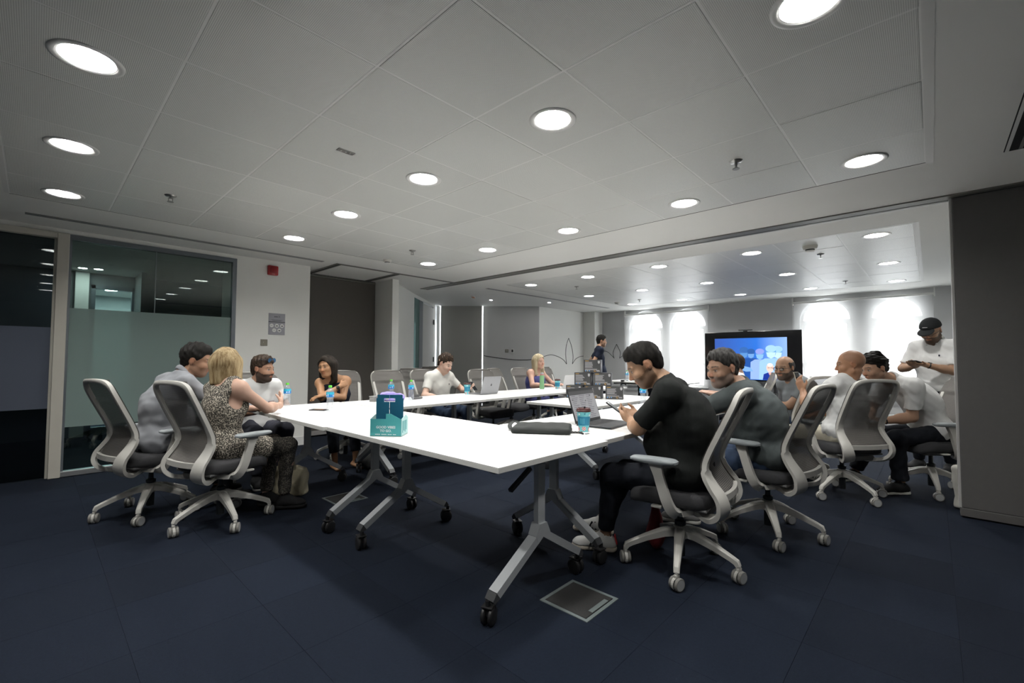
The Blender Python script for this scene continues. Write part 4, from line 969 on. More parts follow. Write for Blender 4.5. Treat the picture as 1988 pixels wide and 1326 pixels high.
def person(label, spec):
    """spec: pos, face (deg), and local joints (forward, left, up)"""
    g = spec.get; pos = np.array([*spec['pos'], 0.0]); a = math.radians(spec['face']); sx = g('sex', 'm')
    B = np.array([[math.cos(a), -math.sin(a), 0], [math.sin(a), math.cos(a), 0], [0, 0, 1]])
    def W(p): return np.array(p[1:], float) if len(p) == 4 else pos + B @ np.array(p, float)     # ('w', x, y, z) is already in room axes
    def D(p): return np.array(p[1:], float) if len(p) == 4 else B @ np.array(p, float)
    h = g('vox', 0.008); bw = g('build', 1.0); fem = sx == 'f'; lw = 0.88 if fem else 1.0
    t = thing('person', label, 'person', tuple(pos))
    P = W(g('hip', (0, 0, 0.56))); N = W(g('neck', (-0.02, 0, 1.06))); sp = nrm(N-P)
    C = P + (N-P)*0.62 + D(g('hunch', (-0.02, 0, 0))); sw = (0.145 if fem else 0.172)*g('shw', 1.0)
    sa = math.radians(g('twist', 0)); lax = D((-math.sin(sa), math.cos(sa), math.sin(math.radians(g('sroll', 0)))))
    lax = nrm(lax); fax = nrm(np.cross(lax, sp)); upn = nrm(N - C)
    Sh = {1: N - upn*0.055 + lax*sw, -1: N - upn*0.055 - lax*sw}
    for q in (1, -1):
        if g('sh%d' % q): Sh[q] = Sh[q] + D(g('sh%d' % q))
    Hc = W(g('head', (0.03, 0, 1.19))); HR = rotm(a + math.radians(g('hyaw', 0)), math.radians(g('hpitch', 0)), math.radians(g('hroll', 0)))
    hs = g('hscale', 1.06)*(0.95 if fem else 1.0)
    Hp = lambda f, l, u: Hc + HR @ (np.array([f, l, u])*hs)
    skin = np.array(spec['skin']); arms = {}
    for q, nm in ((1, 'L'), (-1, 'R')):
        tgt = W(spec['hand'+nm]); e, w_ = ik(Sh[q], tgt, 0.285*lw**0.5, 0.25*lw**0.5, D(g('elb'+nm, (-0.5, 0.5*q, -0.8)))); arms[q] = (e, w_)
    legs = {}
    for q, nm in ((1, 'L'), (-1, 'R')):
        hj = P + D((0.0, 0.085*q, -0.02)); an = W(spec['foot'+nm]); k_, an = ik(hj, an, 0.43, 0.42, D(g('kn'+nm, (1, 0.12*q, 0.9)))); legs[q] = (hj, k_, an)
    # ---- body
    s = SDF()
    def torso(s, e=0.0, arms_=False):
        Rt = np.stack([fax, lax, nrm(np.cross(fax, lax))], 1); Rp = np.stack([D((1,0,0)), D((0,1,0)), D((0,0,1))], 1)
        s.ell(P + sp*0.01, (0.115*bw+e, (0.172 if fem else 0.165)*bw+e, 0.115+e), Rp, 0.05)
        s.cone(P + sp*0.05, C - sp*0.05, (0.095 if fem else 0.112)*bw+e, 0.112*bw+e, 0.06, lax, 1.28)
        s.ell(C, (0.112*bw+e, (0.142 if fem else 0.165)*bw+e, 0.175+e), Rt, 0.06)
        s.cone(Sh[1]-lax*0.03, Sh[-1]+lax*0.03, 0.058+e, 0.058+e, 0.05)
        for q in (1, -1): s.cone(N + upn*0.02, Sh[q] - lax*q*0.02 + upn*0.0, 0.045+e, 0.048+e, 0.05)
        if fem:
            for q in (1, -1): s.ell(C + fax*0.085 + lax*0.066*q - upn*0.0, (0.05+e, 0.062+e, 0.062+e), Rt, 0.04)
    torso(s)
    for q in (1, -1):
        e, w_ = arms[q]; m_ = lw*g('arm', 1.0)
        s.ell(Sh[q], (0.058*m_, 0.058*m_, 0.062*m_), None, 0.04); s.cone(Sh[q], e, 0.050*m_, 0.040*m_, 0.03); s.cone(e, e+(w_-e)*0.35, 0.041*m_, 0.041*m_, 0.02); s.cone(e+(w_-e)*0.3, w_, 0.041*m_, 0.0275*lw, 0.03)
        nm = 'L' if q > 0 else 'R'; dd = D(g('hd'+nm, (1, 0, 0))) if g('hd'+nm) else nrm(w_-e)
        nn = D(g('hn'+nm, (0, 0, -1))); hand(s, w_, dd, nn, g('curl'+nm, 0.45), g('hs'+nm, q), 0.94 if fem else 1.0, g('thumb'+nm, 0.4))
        hj, k_, an = legs[q]; s.cone(hj, k_, 0.082*lw, 0.055*lw, 0.03); s.cone(k_, k_+(an-k_)*0.35, 0.054*lw, 0.052*lw, 0.03); s.cone(k_+(an-k_)*0.3, an, 0.052*lw, 0.033*lw, 0.03)
        if g('barefeet'):
            td = D(g('toe'+nm, (1, 0.15*q, 0))); fl_ = an - np.array([0,0,1])*(an[2]-0.035)*0.0
            s.cone(an - td*0.03 - np.array([0,0,0.05]), an + td*0.13 - np.array([0,0,0.075]), 0.03, 0.02, 0.03, np.cross(td, [0,0,1]), 1.6)
    nr = 0.050 if fem else 0.060
    s.cone(N - upn*0.03, Hp(-0.02, 0, -0.06), nr*1.05, nr*0.95, 0.035)
    s.ell(Hp(-0.012, 0, 0.035), np.array([0.098, 0.078, 0.088])*hs, HR, 0.02)
    s.ell(Hp(0.028, 0, -0.03), np.array([0.066, 0.061, 0.085])*hs, HR, 0.03)
    s.ell(Hp(0.058, 0, -0.092), np.array([0.028, 0.030, 0.024])*hs, HR, 0.035)
    for q in (1, -1):
        s.cone(Hp(-0.005, 0.058*q, -0.055), Hp(0.055, 0.020*q, -0.096), 0.017*hs, 0.015*hs, 0.03)
        s.ell(Hp(0.062, 0.042*q, -0.028), np.array([0.024, 0.024, 0.024])*hs, HR, 0.025)
        s.ell(Hp(0.094, 0.034*q, 0.002), np.array([0.018, 0.019, 0.0125])*hs, HR, 0.012, '-')
    s.cone(Hp(0.074, 0.045, 0.022), Hp(0.084, 0.0, 0.022), 0.010*hs, 0.011*hs, 0.015); s.cone(Hp(0.074, -0.045, 0.022), Hp(0.084, 0.0, 0.022), 0.010*hs, 0.011*hs, 0.015)
    s.cone(Hp(0.088, 0, 0.008), Hp(0.109, 0, -0.030), 0.0075*hs, 0.0115*hs, 0.010)
    for q in (1, -1): s.ell(Hp(0.099, 0.0115*q, -0.034), np.array([0.010, 0.008, 0.008])*hs, HR, 0.006)
    s.ell(Hp(0.090, 0, -0.0555), np.array([0.010, 0.024, 0.0055])*hs, HR, 0.006); s.ell(Hp(0.088, 0, -0.0665), np.array([0.011, 0.020, 0.0065])*hs, HR, 0.006)
    for q in (1, -1):
        s.ell(Hp(0.0765, 0.033*q, 0.001), np.array([0.0135]*3)*hs, HR, 0.002)
        er = np.stack([HR @ np.array([math.cos(0.25), 0.35*q, -0.25]), HR @ np.array([-0.35*q, 1, 0]), HR @ np.array([0.25, 0, 1])], 1); er = er/np.linalg.norm(er, axis=0)
        s.ell(Hp(-0.010, 0.079*q, -0.002), np.array([0.020, 0.0075, 0.033])*hs, er, 0.008)
        s.ell(Hp(-0.004, 0.088*q, 0.000), np.array([0.011, 0.006, 0.020])*hs, er, 0.005, '-')
    V, Q = s.mesh(h)
    # ---- skin colours by place on the head
    L = (V - Hc) @ HR / hs; f_, l_, u_ = L[:,0], np.abs(L[:,1]), L[:,2]
    col = np.tile(skin, (len(V), 1)); rng = np.random.RandomState(3)
    near = (np.abs(L) < 0.16).all(1)
    def paint(mask, c, w=1.0): col[mask & near] = col[mask & near]*(1-w) + np.array(c)*w
    red = np.array([1.08, 0.80, 0.74])
    paint((f_ > 0.095) & (np.abs(u_+0.03) < 0.018), skin*red, 0.6)
    paint((l_ > 0.076) & (np.abs(u_) < 0.04), skin*red, 0.5)
    paint((f_ > 0.078) & (u_ < -0.048) & (u_ > -0.074) & (l_ < 0.025), skin*np.array([0.85, 0.58, 0.54]), 0.7)
    hc = np.array(g('brow', (0.02, 0.015, 0.012)))
    bd = g('beard')
    if bd:
        line = -0.045 - 0.28*np.clip(0.055-f_, -0.05, 0.05)*0 
        jaw = (u_ < -0.040 + 0.45*np.clip(0.05-f_, 0, 0.08)) & (f_ > -0.022) & (u_ > -0.135)
        must = (f_ > 0.07) & (u_ < -0.038) & (l_ < 0.04)
        lip = (f_ > 0.083) & (u_ < -0.0525) & (u_ > -0.071) & (l_ < 0.021)
        paint((jaw | must) & ~lip, bd[0], bd[1])
    paint((np.abs(u_ - 0.027 + 0.10*np.maximum(l_-0.040, 0)) < 0.0048) & (l_ > 0.013) & (l_ < 0.053) & (f_ > 0.055), hc, 0.8)
    for q in (1, -1):
        e = np.linalg.norm(L - np.array([0.0765, 0.033*q, 0.001]), axis=1)
        fr_ = (e < 0.0155) & (np.abs(u_-0.001) < g('eyeopen', 0.0048)) & (f_ > 0.082)
        paint(fr_, (0.40, 0.37, 0.35), 0.85)
        ir = np.linalg.norm(L[:,1:] - np.array([0.033*q, 0.0005]), axis=1); paint(fr_ & (ir < 0.0068), (0.03, 0.02, 0.015), 0.95)
        paint((e < 0.0175) & (u_ >= g('eyeopen', 0.0048)) & (u_ < 0.012) & (f_ > 0.08), hc, 0.6)
    if g('scalp'):     # shaved hair shadow
        paint((u_ > 0.02 + 0.6*f_) & (f_ < 0.05), g('scalp')[0], g('scalp')[1])
    link('body', npmesh('body', V, Q, M_SKIN, pos, col), t)
    # ---- hair
    st = g('hair')
    if st:
        s = SDF(); k = st['kind']
        if k == 'short':
            v = st.get('vol', 0.012)
            s.ell(Hp(-0.013, 0, 0.036), np.array([0.1025, 0.0825, 0.0925])*hs, HR, 0.01)
            s.ell(Hp(-0.006, 0, 0.062), np.array([0.094+v*0.35, 0.073+v*0.45, 0.064+v*1.15])*hs, HR, 0.02)
            s.ell(Hp(0.040, 0, 0.094), np.array([0.040, 0.050, 0.014+v])*hs, HR, 0.03)
            s.ell(Hp(-0.052, 0, -0.028), np.array([0.044, 0.058, 0.045])*hs, HR, 0.02)
            fl = st.get('line', 0.070)
            s.cut(Hp(0.088, 0, fl), HR @ np.array([0.65, 0, -0.76]), 0.01)      # forehead line
            s.ell(Hp(0.085, 0, -0.03), np.array([0.066, 0.125, 0.098])*hs, HR, 0.015, '-')   # face
            for q in (1, -1): s.ell(Hp(-0.010, 0.090*q, -0.020), np.array([0.034, 0.032, 0.052])*hs, HR, 0.01, '-')   # ears
            s.cut(Hp(-0.08, 0, -0.058), HR @ np.array([0.25, 0, -1]))
            s.noise(st.get('amp', 0.004), st.get('freq', 110), st.get('seed', 1))
        elif k == 'sides':   # bald on top
            s.ell(Hp(-0.014, 0, 0.025), np.array([0.101, 0.0815, 0.088])*hs, HR, 0.01)
            s.ell(Hp(0.085, 0, -0.03), np.array([0.075, 0.125, 0.10])*hs, HR, 0.015, '-')
            s.ell(Hp(0.03, 0, 0.11), np.array([0.12, 0.066, 0.075])*hs, HR, 0.01, '-')
            for q in (1, -1): s.ell(Hp(-0.008, 0.088*q, -0.022), np.array([0.030, 0.030, 0.045])*hs, HR, 0.01, '-')
            s.cut(Hp(-0.08, 0, -0.07), HR @ np.array([0.25, 0, -1])); s.noise(0.0015, 200, 2)
        elif k == 'bob':
            dn = np.array([0, 0, -1.0]); ln_ = st['len']
            s.ell(Hp(-0.016, 0, 0.036), np.array([0.112, 0.094, 0.102])*hs, HR, 0.01)
            bk = Hp(-0.045, 0, 0.0); base = bk + dn*ln_*0.5 + D(st.get('off', (0,0,0)))
            s.cone(bk, base + dn*ln_*0.30, 0.082*hs, 0.072*hs, 0.04, HR[:,1], 1.28)
            for q in (1, -1):
                e0 = Hp(-0.005, 0.066*q, 0.02); e1 = Hp(st.get('fwd', 0.005), 0.078*q, -0.02) + dn*ln_*st.get('side%d' % q, 0.72) + D(st.get('off', (0,0,0)))
                s.cone(e0, e1, 0.040*hs, 0.030*hs, 0.03)
            if st.get('part') is not None: s.cone(Hp(0.06, st['part']*0.5, 0.105), Hp(0.055, -st['part']*1.6, 0.045), 0.022, 0.018, 0.03)
            s.ell(Hp(0.095, 0, -0.03), np.array([st.get('face', 0.078), 0.078, 0.108])*hs, HR, 0.015, '-'); s.ell(Hp(0.07, 0, -0.15), np.array([0.075, 0.075, 0.09])*hs, HR, 0.015, '-')
            s.cut(base + dn*ln_*0.46, dn); s.noise(0.0022, 85, 4, (1.0, 1.0, 0.10))
        V, Q = s.mesh(min(h, 0.006)); link('hair', npmesh('hair', V, Q, hair_mat(*st['col']), pos), t)
    # ---- top
    tp = g('top')
    if tp:
        s = SDF(); e = tp.get('e', 0.012); k = tp['kind']
        if k in ('tee', 'shirt', 'long'):
            for q in (1, -1):
                el, w_ = arms[q]; fr_ = tp.get('sleeve', 0.66); r0 = 0.061*lw*g('arm', 1.0)
                if k == 'long':
                    s.cone(Sh[q], el, r0, 0.053*lw, 0.03); s.cone(el, w_, 0.053*lw, 0.037*lw, 0.02)
                else:
                    en = Sh[q] + (el-Sh[q])*fr_; dd = nrm(el-Sh[q]); s.cone(Sh[q], en + dd*0.02, r0, (0.058 if k == 'tee' else 0.062)*lw*g('arm', 1.0), 0.03)
                    x_ = nrm(np.cross(dd, [0.3, 0.2, 1])); s.box(en + dd*0.062, (0.06, 0.11, 0.11), np.stack([dd, x_, np.cross(dd, x_)], 1), 0.002, 0.003, '-')
        torso(s, e)
        if k in ('tee', 'shirt', 'long'):
            for q in (1, -1): s.ell(Sh[q], (0.064*lw, 0.064*lw, 0.066*lw), None, 0.04)
        s.ell(P + sp*0.02, (0.125*bw+e, 0.175*bw+e, 0.12), np.stack([D((1,0,0)), D((0,1,0)), D((0,0,1))], 1), 0.05)
        if tp.get('belly'): s.ell(P + sp*0.16 + D((0.06, 0, 0)), (0.12+tp['belly'], 0.15+tp['belly']*0.6, 0.14), None, 0.06)
        if tp.get('fold', 1): s.noise(0.0050*tp.get('fold', 1), 17, 5 + int(pos[0]*10), (1, 1, 1.15)); s.noise(0.0020*tp.get('fold', 1), 48, 6 + int(pos[1]*10), (1, 1, 1.2))
        nd = nrm(Hp(-0.02, 0, -0.06) - N)
        if k in ('tee', 'shirt', 'long'):
            s.cone(N + nd*0.005, N + nd*0.22, 0.062 if not fem else 0.055, 0.10, 0.008, None, 1, '-')
            s.torus(N + nd*0.018 + fax*0.006, nd + fax*0.35, (0.064 if not fem else 0.056), 0.0075, 0.006)
        if k == 'cami':
            top = C + upn*tp.get('neckline', 0.085); s.cut(top + fax*0.0, upn - fax*0.15)
            for q in (1, -1):
                s.cone(Sh[q] - lax*q*0.06 + upn*0.052 + fax*0.02, C + upn*0.03 + fax*0.115 + lax*q*0.075, 0.009, 0.011, 0.004)
                s.cone(Sh[q] - lax*q*0.06 + upn*0.052 + fax*0.02, C + upn*0.03 - fax*0.11 + lax*q*0.07, 0.009, 0.011, 0.004)
                s.box(Sh[q] + lax*q*0.045 - upn*0.02, (0.09, 0.06, 0.09), np.stack([fax, lax, upn], 1), 0.01, 0.01, '-') if False else None
        if k == 'tank':
            s.cone(N - upn*0.005, N + nd*0.2, 0.085, 0.11, 0.01, None, 1, '-')
            for q in (1, -1): s.cone(Sh[q] + lax*q*0.012 - upn*0.09, Sh[q] + lax*q*0.012 + upn*0.15, 0.062, 0.062, 0.012, None, 1, '-')
        if tp.get('skirt'):
            for q in (1, -1):
                hj, k_, an = legs[q]; s.cone(hj, hj + (k_-hj)*tp['skirt'], 0.098, 0.092, 0.05)
        if tp.get('hem') is not None: s.cut(P + sp*tp['hem'], -sp)
        V, Q = s.mesh(max(h, 0.007)); m_ = tp['mat']; sh = link('shirt' if k != 'tank' else 'dress', npmesh('shirt', V, Q, m_, pos), t)
        if tp.get('collar'):
            c = SDF()
            c.torus(N + nd*0.024 - fax*0.004, nd + fax*0.45, 0.074, 0.013, 0.004); c.torus(N + nd*0.046 - fax*0.012, nd + fax*0.45, 0.069, 0.011, 0.012)
            for q in (1, -1): c.cone(N + nd*0.0 + fax*0.062 + lax*q*0.02, N - nd*0.035 + fax*0.088 + lax*q*0.052, 0.010, 0.006, 0.01)
            c.cone(N + nd*0.0 + fax*0.05, N + fax*0.13 - nd*0.02, 0.02, 0.03, 0.01, None, 1, '-')
            V, Q = c.mesh(0.005); link('collar', npmesh('collar', V, Q, m_, pos), t)
        if tp.get('emblem'):
            x = SDF(); # flat stitched mark lying on the chest
            ec = tp['emblem']; ce = C + lax*ec[0] + upn*ec[1] + fax*ec[2]
            q = MB().rbox(-ec[3], ec[3], -0.002, 0.002, -ec[4], ec[4], 0.001, frame_M(Vector(ce - pos), Vector(lax), Vector(fax)) @ Matrix.Rotation(math.pi/2, 4, 'X') if False else Matrix(((lax[0],fax[0],upn[0],ce[0]-pos[0]),(lax[1],fax[1],upn[1],ce[1]-pos[1]),(lax[2],fax[2],upn[2],ce[2]-pos[2]),(0,0,0,1))))
            q.build('emblem', ec[5], t)
    # ---- trousers
    tr = g('legs')
    if tr and tr['kind'] != 'bare':
        s = SDF(); Rp = np.stack([D((1,0,0)), D((0,1,0)), D((0,0,1))], 1)
        s.ell(P, (0.125*bw, 0.176*bw, 0.125), Rp, 0.05); s.cone(P, P + sp*0.10, 0.116*bw, 0.112*bw, 0.04, lax, 1.28); s.cut(P + sp*0.12, sp)
        for q in (1, -1):
            hj, k_, an = legs[q]; w = tr.get('w', 1.0)*lw; en = k_ + (an-k_)*tr.get('len', 0.93)
            s.cone(hj, k_, 0.098*w, 0.072*w, 0.035); s.ell(k_, (0.070*w, 0.070*w, 0.066*w), None, 0.03)
            if tr.get('len', 0.93) > 0.05: s.cone(k_, en, 0.068*w, tr.get('cuff', 0.054)*w, 0.03)
        s.noise(0.004, 24, 8); s.noise(0.002, 60, 9)
        for q in (1, -1):
            hj, k_, an = legs[q]; en = k_ + (an-k_)*tr.get('len', 0.93); dd = nrm(an-k_)
            s.box(en + dd*0.05, (0.05, 0.11, 0.11), np.stack([dd, nrm(np.cross(dd, [0.9,0.3,0])), np.cross(dd, nrm(np.cross(dd, [0.9,0.3,0])))], 1), 0.002, 0.004, '-')
        V, Q = s.mesh(max(h, 0.008)); link('trousers', npmesh('trousers', V, Q, tr['mat'], pos), t)
    # ---- shoes
    so = g('shoe')
    if so:
        for q, nm in ((1, 'L'), (-1, 'R')):
            an = legs[q][2]; td = D(g('toe'+nm, (1, 0.15*q, 0))); td[2] = 0; td = nrm(td)*so.get('sc', 1.0); gz = an[2]-0.085; sd = nrm(np.array([-td[1], td[0], 0])); A = np.array([an[0], an[1], gz])
            up = np.array([0,0,1.0]); s = SDF()
            s.cone(A - td*0.035 + up*0.045, A + td*0.05 + up*0.055, 0.040, 0.040, 0.02); s.cone(A + td*0.03 + up*0.055, A + td*0.165 + up*0.035, 0.042, 0.030, 0.03, sd, 1.35)
            s.cone(A - td*0.01 + up*0.06, A + up*0.105, 0.042, 0.040, 0.02); s.ell(A + td*0.15 + up*0.030, (0.06, 0.046, 0.028), np.stack([nrm(td), sd, up], 1), 0.02)
            s.cut(A + up*0.024, -up); s.cone(A + up*0.09 - td*0.005, A + up*0.2, 0.034, 0.04, 0.006, None, 1, '-')
            V, Q = s.mesh(max(min(h, 0.007), 0.006)); sh = link('shoe', npmesh('shoe', V, Q, so['mat'], pos), t)
            s = SDF(); s.cone(A - td*0.035 + up*0.014, A + td*0.165 + up*0.014, 0.041, 0.036, 0.01, sd, 1.12); s.ell(A + td*0.145 + up*0.014, (0.07, 0.049, 0.03), np.stack([nrm(td), sd, up], 1), 0.02)
            s.cut(A + up*0.026, up); s.cut(A + up*0.001, -up); V, Q = s.mesh(0.006); link('sole', npmesh('sole', V, Q, so['sole'], pos), sh)
            if so.get('stripes'):
                for side in (1, -1):
                    for k in range(3):
                        p0 = A + td*(0.045+0.024*k) + sd*side*0.0535 + up*0.034; p1 = A + td*(0.02+0.024*k) + sd*side*0.043 + up*0.083
                        MB().bar(Vector(p0-pos), Vector(p1-pos), 0.012, 0.006, Vector(sd)).build('stripe', so['stripes'], sh)
            if so.get('heel'): MB().bar(Vector(A - td*0.074 + up*0.045 - pos), Vector(A - td*0.062 + up*0.10 - pos), 0.035, 0.008, Vector(td)).build('heel_tab', so['heel'], sh)
    # ---- extras
    if g('watch'):
        q, m_ = g('watch'); e, w_ = arms[q]; d = nrm(w_-e); c = w_ - d*0.035; s = SDF(); s.torus(c, d, 0.028, 0.007, 0.002); n_ = D(g('watchn', (0, 0, 1))); n_ = nrm(n_ - (n_ @ d)*d)
        s.box(c + n_*0.030, (0.019, 0.016, 0.006), np.stack([d, np.cross(n_, d), n_], 1), 0.004, 0.003); V, Q = s.mesh(0.004); link('watch', npmesh('watch', V, Q, m_, pos), t)
    if g('glasses'):
        gm, lm, up_ = g('glasses'); b = MB(); R_ = Matrix(((HR[0,0],HR[0,1],HR[0,2],Hc[0]-pos[0]),(HR[1,0],HR[1,1],HR[1,2],Hc[1]-pos[1]),(HR[2,0],HR[2,1],HR[2,2],Hc[2]-pos[2]),(0,0,0,1)))
        gx, gz = (0.108*hs, 0.002) if not up_ else (0.094, 0.098)
        lb = MB()
        for q in (1, -1):
            ring = [Vector((gx, q*(0.034+(0.030 if up_ else 0.023)*math.cos(2*math.pi*k/16)), gz+(0.023 if up_ else 0.017)*math.sin(2*math.pi*k/16))) for k in range(16)]
            b.tube(ring, 0.0018, 6, True); b.tube([(gx, q*0.057, gz+0.004), (gx-0.03, q*0.079, gz+0.006), (gx-0.115, q*0.084, gz+0.004)], 0.002, 6)
            lb.add(ring + [r + Vector((0.001,0,0)) for r in ring], [tuple(range(16)), tuple(range(31, 15, -1))] + [(i,(i+1)%16,16+(i+1)%16,16+i) for i in range(16)])
        b.tube([(gx, 0.012, gz+0.004), (gx+0.003, 0, gz+0.007), (gx, -0.012, gz+0.004)], 0.0018, 6)
        if up_: R_ = R_ @ Matrix.Translation((0.0, 0, 0)) @ Matrix.Rotation(math.radians(0), 4, 'Y')
        go = b.xform(R_).build('glasses', gm, t); lb.xform(R_).build('lens', lm, go)
    if g('cap'):
        cm = g('cap'); s = SDF(); s.ell(Hp(-0.012, 0, 0.045), np.array([0.108, 0.088, 0.098])*hs, HR, 0.01)
        s.cut(Hp(0.0, 0, 0.040), HR @ np.array([0.12, 0, -1])); 
        V, Q = s.mesh(0.006); cp = link('cap', npmesh('cap', V, Q, cm, pos), t)
        s = SDF(); s.ell(Hp(0.105, 0, 0.036), np.array([0.075, 0.072, 0.012])*hs, HR @ rotm(0, -0.25, 0), 0.01); s.ell(Hp(0.03, 0, 0.03), np.array([0.085, 0.095, 0.05])*hs, HR, 0.004, '-') if False else None
        V, Q = s.mesh(0.004); link('cap_brim', npmesh('cap_brim', V, Q, cm, pos), cp)
        MB().rbox(0.098*hs, 0.101*hs, -0.022, 0.022, 0.086, 0.091, 0.001, Matrix(((HR[0,0],HR[0,1],HR[0,2],Hc[0]-pos[0]),(HR[1,0],HR[1,1],HR[1,2],Hc[1]-pos[1]),(HR[2,0],HR[2,1],HR[2,2],Hc[2]-pos[2]),(0,0,0,1))) @ Matrix.Rotation(0.0, 4, 'Z')).build('cap_lettering', M_TRIM, cp)
    t['_arms'] = [float(v) for q in (1, -1) for p in arms[q] for v in p]
    return t
# ------------------------------------------------------------------ the people in the room
def cloth(n, c, r=0.85): return mat('cloth_'+n, c, r, spec=0.2, bump=0.25, bscale=420, var=0.07, vscale=9)
BLK = ('black', (0.004, 0.0037, 0.0034), (0.014, 0.012, 0.010))
BRN = ('brown', (0.014, 0.009, 0.006), (0.055, 0.036, 0.024))
SALT = ('greying', (0.012, 0.011, 0.010), (0.085, 0.082, 0.08))
BLN = ('blonde', (0.16, 0.10, 0.042), (0.52, 0.41, 0.24), 42)
PBL = ('pale_blonde', (0.32, 0.25, 0.14), (0.62, 0.55, 0.40), 50)
C_WHITE = cloth('white_cotton', (0.66, 0.665, 0.66)); C_OFFW = cloth('off_white_cotton', (0.62, 0.615, 0.58)); C_BLACK = cloth('black_cotton', (0.0085, 0.010, 0.0095))
C_CHAR = cloth('charcoal_cotton', (0.075, 0.088, 0.09)); _m = C_CHAR; _nt = _m.node_tree     # damp patch on the back of the charcoal tee
_b = _nt.nodes['Principled BSDF']; _old = _b.inputs['Base Color'].links[0].from_socket
_tc = [n for n in _nt.nodes if n.type == 'TEX_COORD'][0]; _nz = _nt.nodes.new('ShaderNodeTexNoise'); _nz.inputs['Scale'].default_value = 9
_dv = _nt.nodes.new('ShaderNodeVectorMath'); _dv.operation = 'DISTANCE'; _dv.inputs[1].default_value = (0.06, -0.13, 0.86)
_ad = _nt.nodes.new('ShaderNodeMath'); _ad.operation = 'MULTIPLY_ADD'; _ad.inputs[1].default_value = 0.10
_mr = _nt.nodes.new('ShaderNodeMapRange'); _mr.inputs['From Min'].default_value = 0.155; _mr.inputs['From Max'].default_value = 0.175; _mr.inputs['To Min'].default_value = 0.42
_sc = _nt.nodes.new('ShaderNodeVectorMath'); _sc.operation = 'SCALE'
_nt.links.new(_tc.outputs['Object'], _dv.inputs[0]); _nt.links.new(_tc.outputs['Object'], _nz.inputs['Vector']); _nt.links.new(_nz.outputs['Fac'], _ad.inputs[0]); _nt.links.new(_dv.outputs['Value'], _ad.inputs[2])
_nt.links.new(_ad.outputs[0], _mr.inputs['Value']); _nt.links.new(_old, _sc.inputs[0]); _nt.links.new(_mr.outputs[0], _sc.inputs['Scale']); _nt.links.new(_sc.outputs[0], _b.inputs['Base Color'])
C_GREY = cloth('mid_grey_cotton', (0.17, 0.185, 0.195)); C_LGREY = cloth('light_grey_knit', (0.27, 0.28, 0.30)); C_NAVY = cloth('navy_cotton', (0.010, 0.014, 0.028))
C_DKTR = cloth('dark_trousers', (0.007, 0.0085, 0.013)); C_JEAN = cloth('denim', (0.035, 0.055, 0.10)); C_CREAM = cloth('cream_shorts', (0.62, 0.58, 0.47)); C_SLATE = cloth('slate_trousers', (0.035, 0.037, 0.05))
C_PURP = cloth('blue_violet_top', (0.085, 0.09, 0.25)); C_SHW = mat('white_shoe_leather', (0.60, 0.60, 0.58), 0.5); C_SHB = cloth('black_shoe', (0.012, 0.012, 0.013)); C_SOLE = mat('white_sole', (0.58, 0.57, 0.54), 0.6); C_GUM = mat('gum_sole', (0.50, 0.45, 0.38), 0.6)
C_DKLEO = leopard_mat('dark_leopard_cloth', 0.30)
TAN, OLIVE, FAIR, PALE, BROWN = (0.40, 0.235, 0.145), (0.33, 0.195, 0.12), (0.52, 0.33, 0.25), (0.60, 0.40, 0.31), (0.25, 0.14, 0.085)
SHOE_B = dict(mat=C_SHB, sole=C_SOLE)
person('man in black tee and dark trousers hunched over a phone at the near table', dict(pos=(2.66, 1.08), face=108, build=1.15, arm=1.12, shw=1.08, skin=TAN, vox=0.006,
    neck=('w', 2.60, 1.17, 1.07), head=('w', 2.535, 1.27, 1.185), hyaw=12, hpitch=-30, hunch=(-0.085, 0, 0.0), sroll=0,
    handL=('w', 2.66, 1.43, 0.825), elbL=('w', -0.55, 0.25, -0.8), handR=('w', 2.80, 1.45, 0.84), elbR=('w', 0.6, -0.2, -0.8), hdL=('w', 0.25, 0.85, 0.25), hdR=('w', -0.5, 0.8, 0.2), hnL=('w', 0.7, -0.2, 0.6), hnR=('w', -0.5, -0.3, 0.6), curlL=0.6, curlR=0.6,
    footL=('w', 2.545, 1.56, 0.085), footR=('w', 2.78, 1.72, 0.085), toeL=('w', -0.12, 0.22, 0), toeR=('w', -0.10, 0.23, 0), knL=('w', -0.3, 0.9, 0.9), knR=('w', 0.0, 0.9, 0.9),
    hair=dict(kind='short', col=BLK, vol=0.014, amp=0.003), beard=((0.045, 0.028, 0.02), 0.6), top=dict(kind='tee', mat=C_BLACK, sleeve=0.84, belly=0.005), legs=dict(kind='t', mat=C_DKTR, len=0.86, w=1.05, cuff=0.05), shoe=dict(mat=C_SHW, sole=C_GUM, stripes=C_SHB, heel=mat('red_heel', (0.45, 0.02, 0.025), 0.5))))
person('man in charcoal tee with greying beard talking to his left at the near table', dict(pos=(3.55, 0.84), face=102, build=1.15, arm=1.1, shw=1.06, skin=(0.42, 0.25, 0.17), vox=0.0065,
    neck=('w', 3.42, 0.985, 1.03), head=('w', 3.315, 1.075, 1.155), hyaw=46, hpitch=-8, hunch=(-0.05, 0, 0), twist=-6,
    handL=('w', 3.30, 1.50, 0.79), elbL=('w', -0.7, -0.1, -0.8), handR=('w', 3.72, 1.45, 0.79), elbR=('w', 0.9, -0.1, -0.6), footL=('w', 3.40, 1.35, 0.085), footR=('w', 3.66, 1.38, 0.085),
    hair=dict(kind='short', col=SALT, vol=0.016, line=0.078), beard=((0.17, 0.15, 0.14), 0.65), brow=(0.03, 0.025, 0.022), top=dict(kind='tee', mat=C_CHAR, sleeve=0.78, belly=0.012), legs=dict(kind='t', mat=C_JEAN), shoe=dict(mat=cloth('grey_trainer', (0.25, 0.25, 0.25)), sole=C_SOLE)))
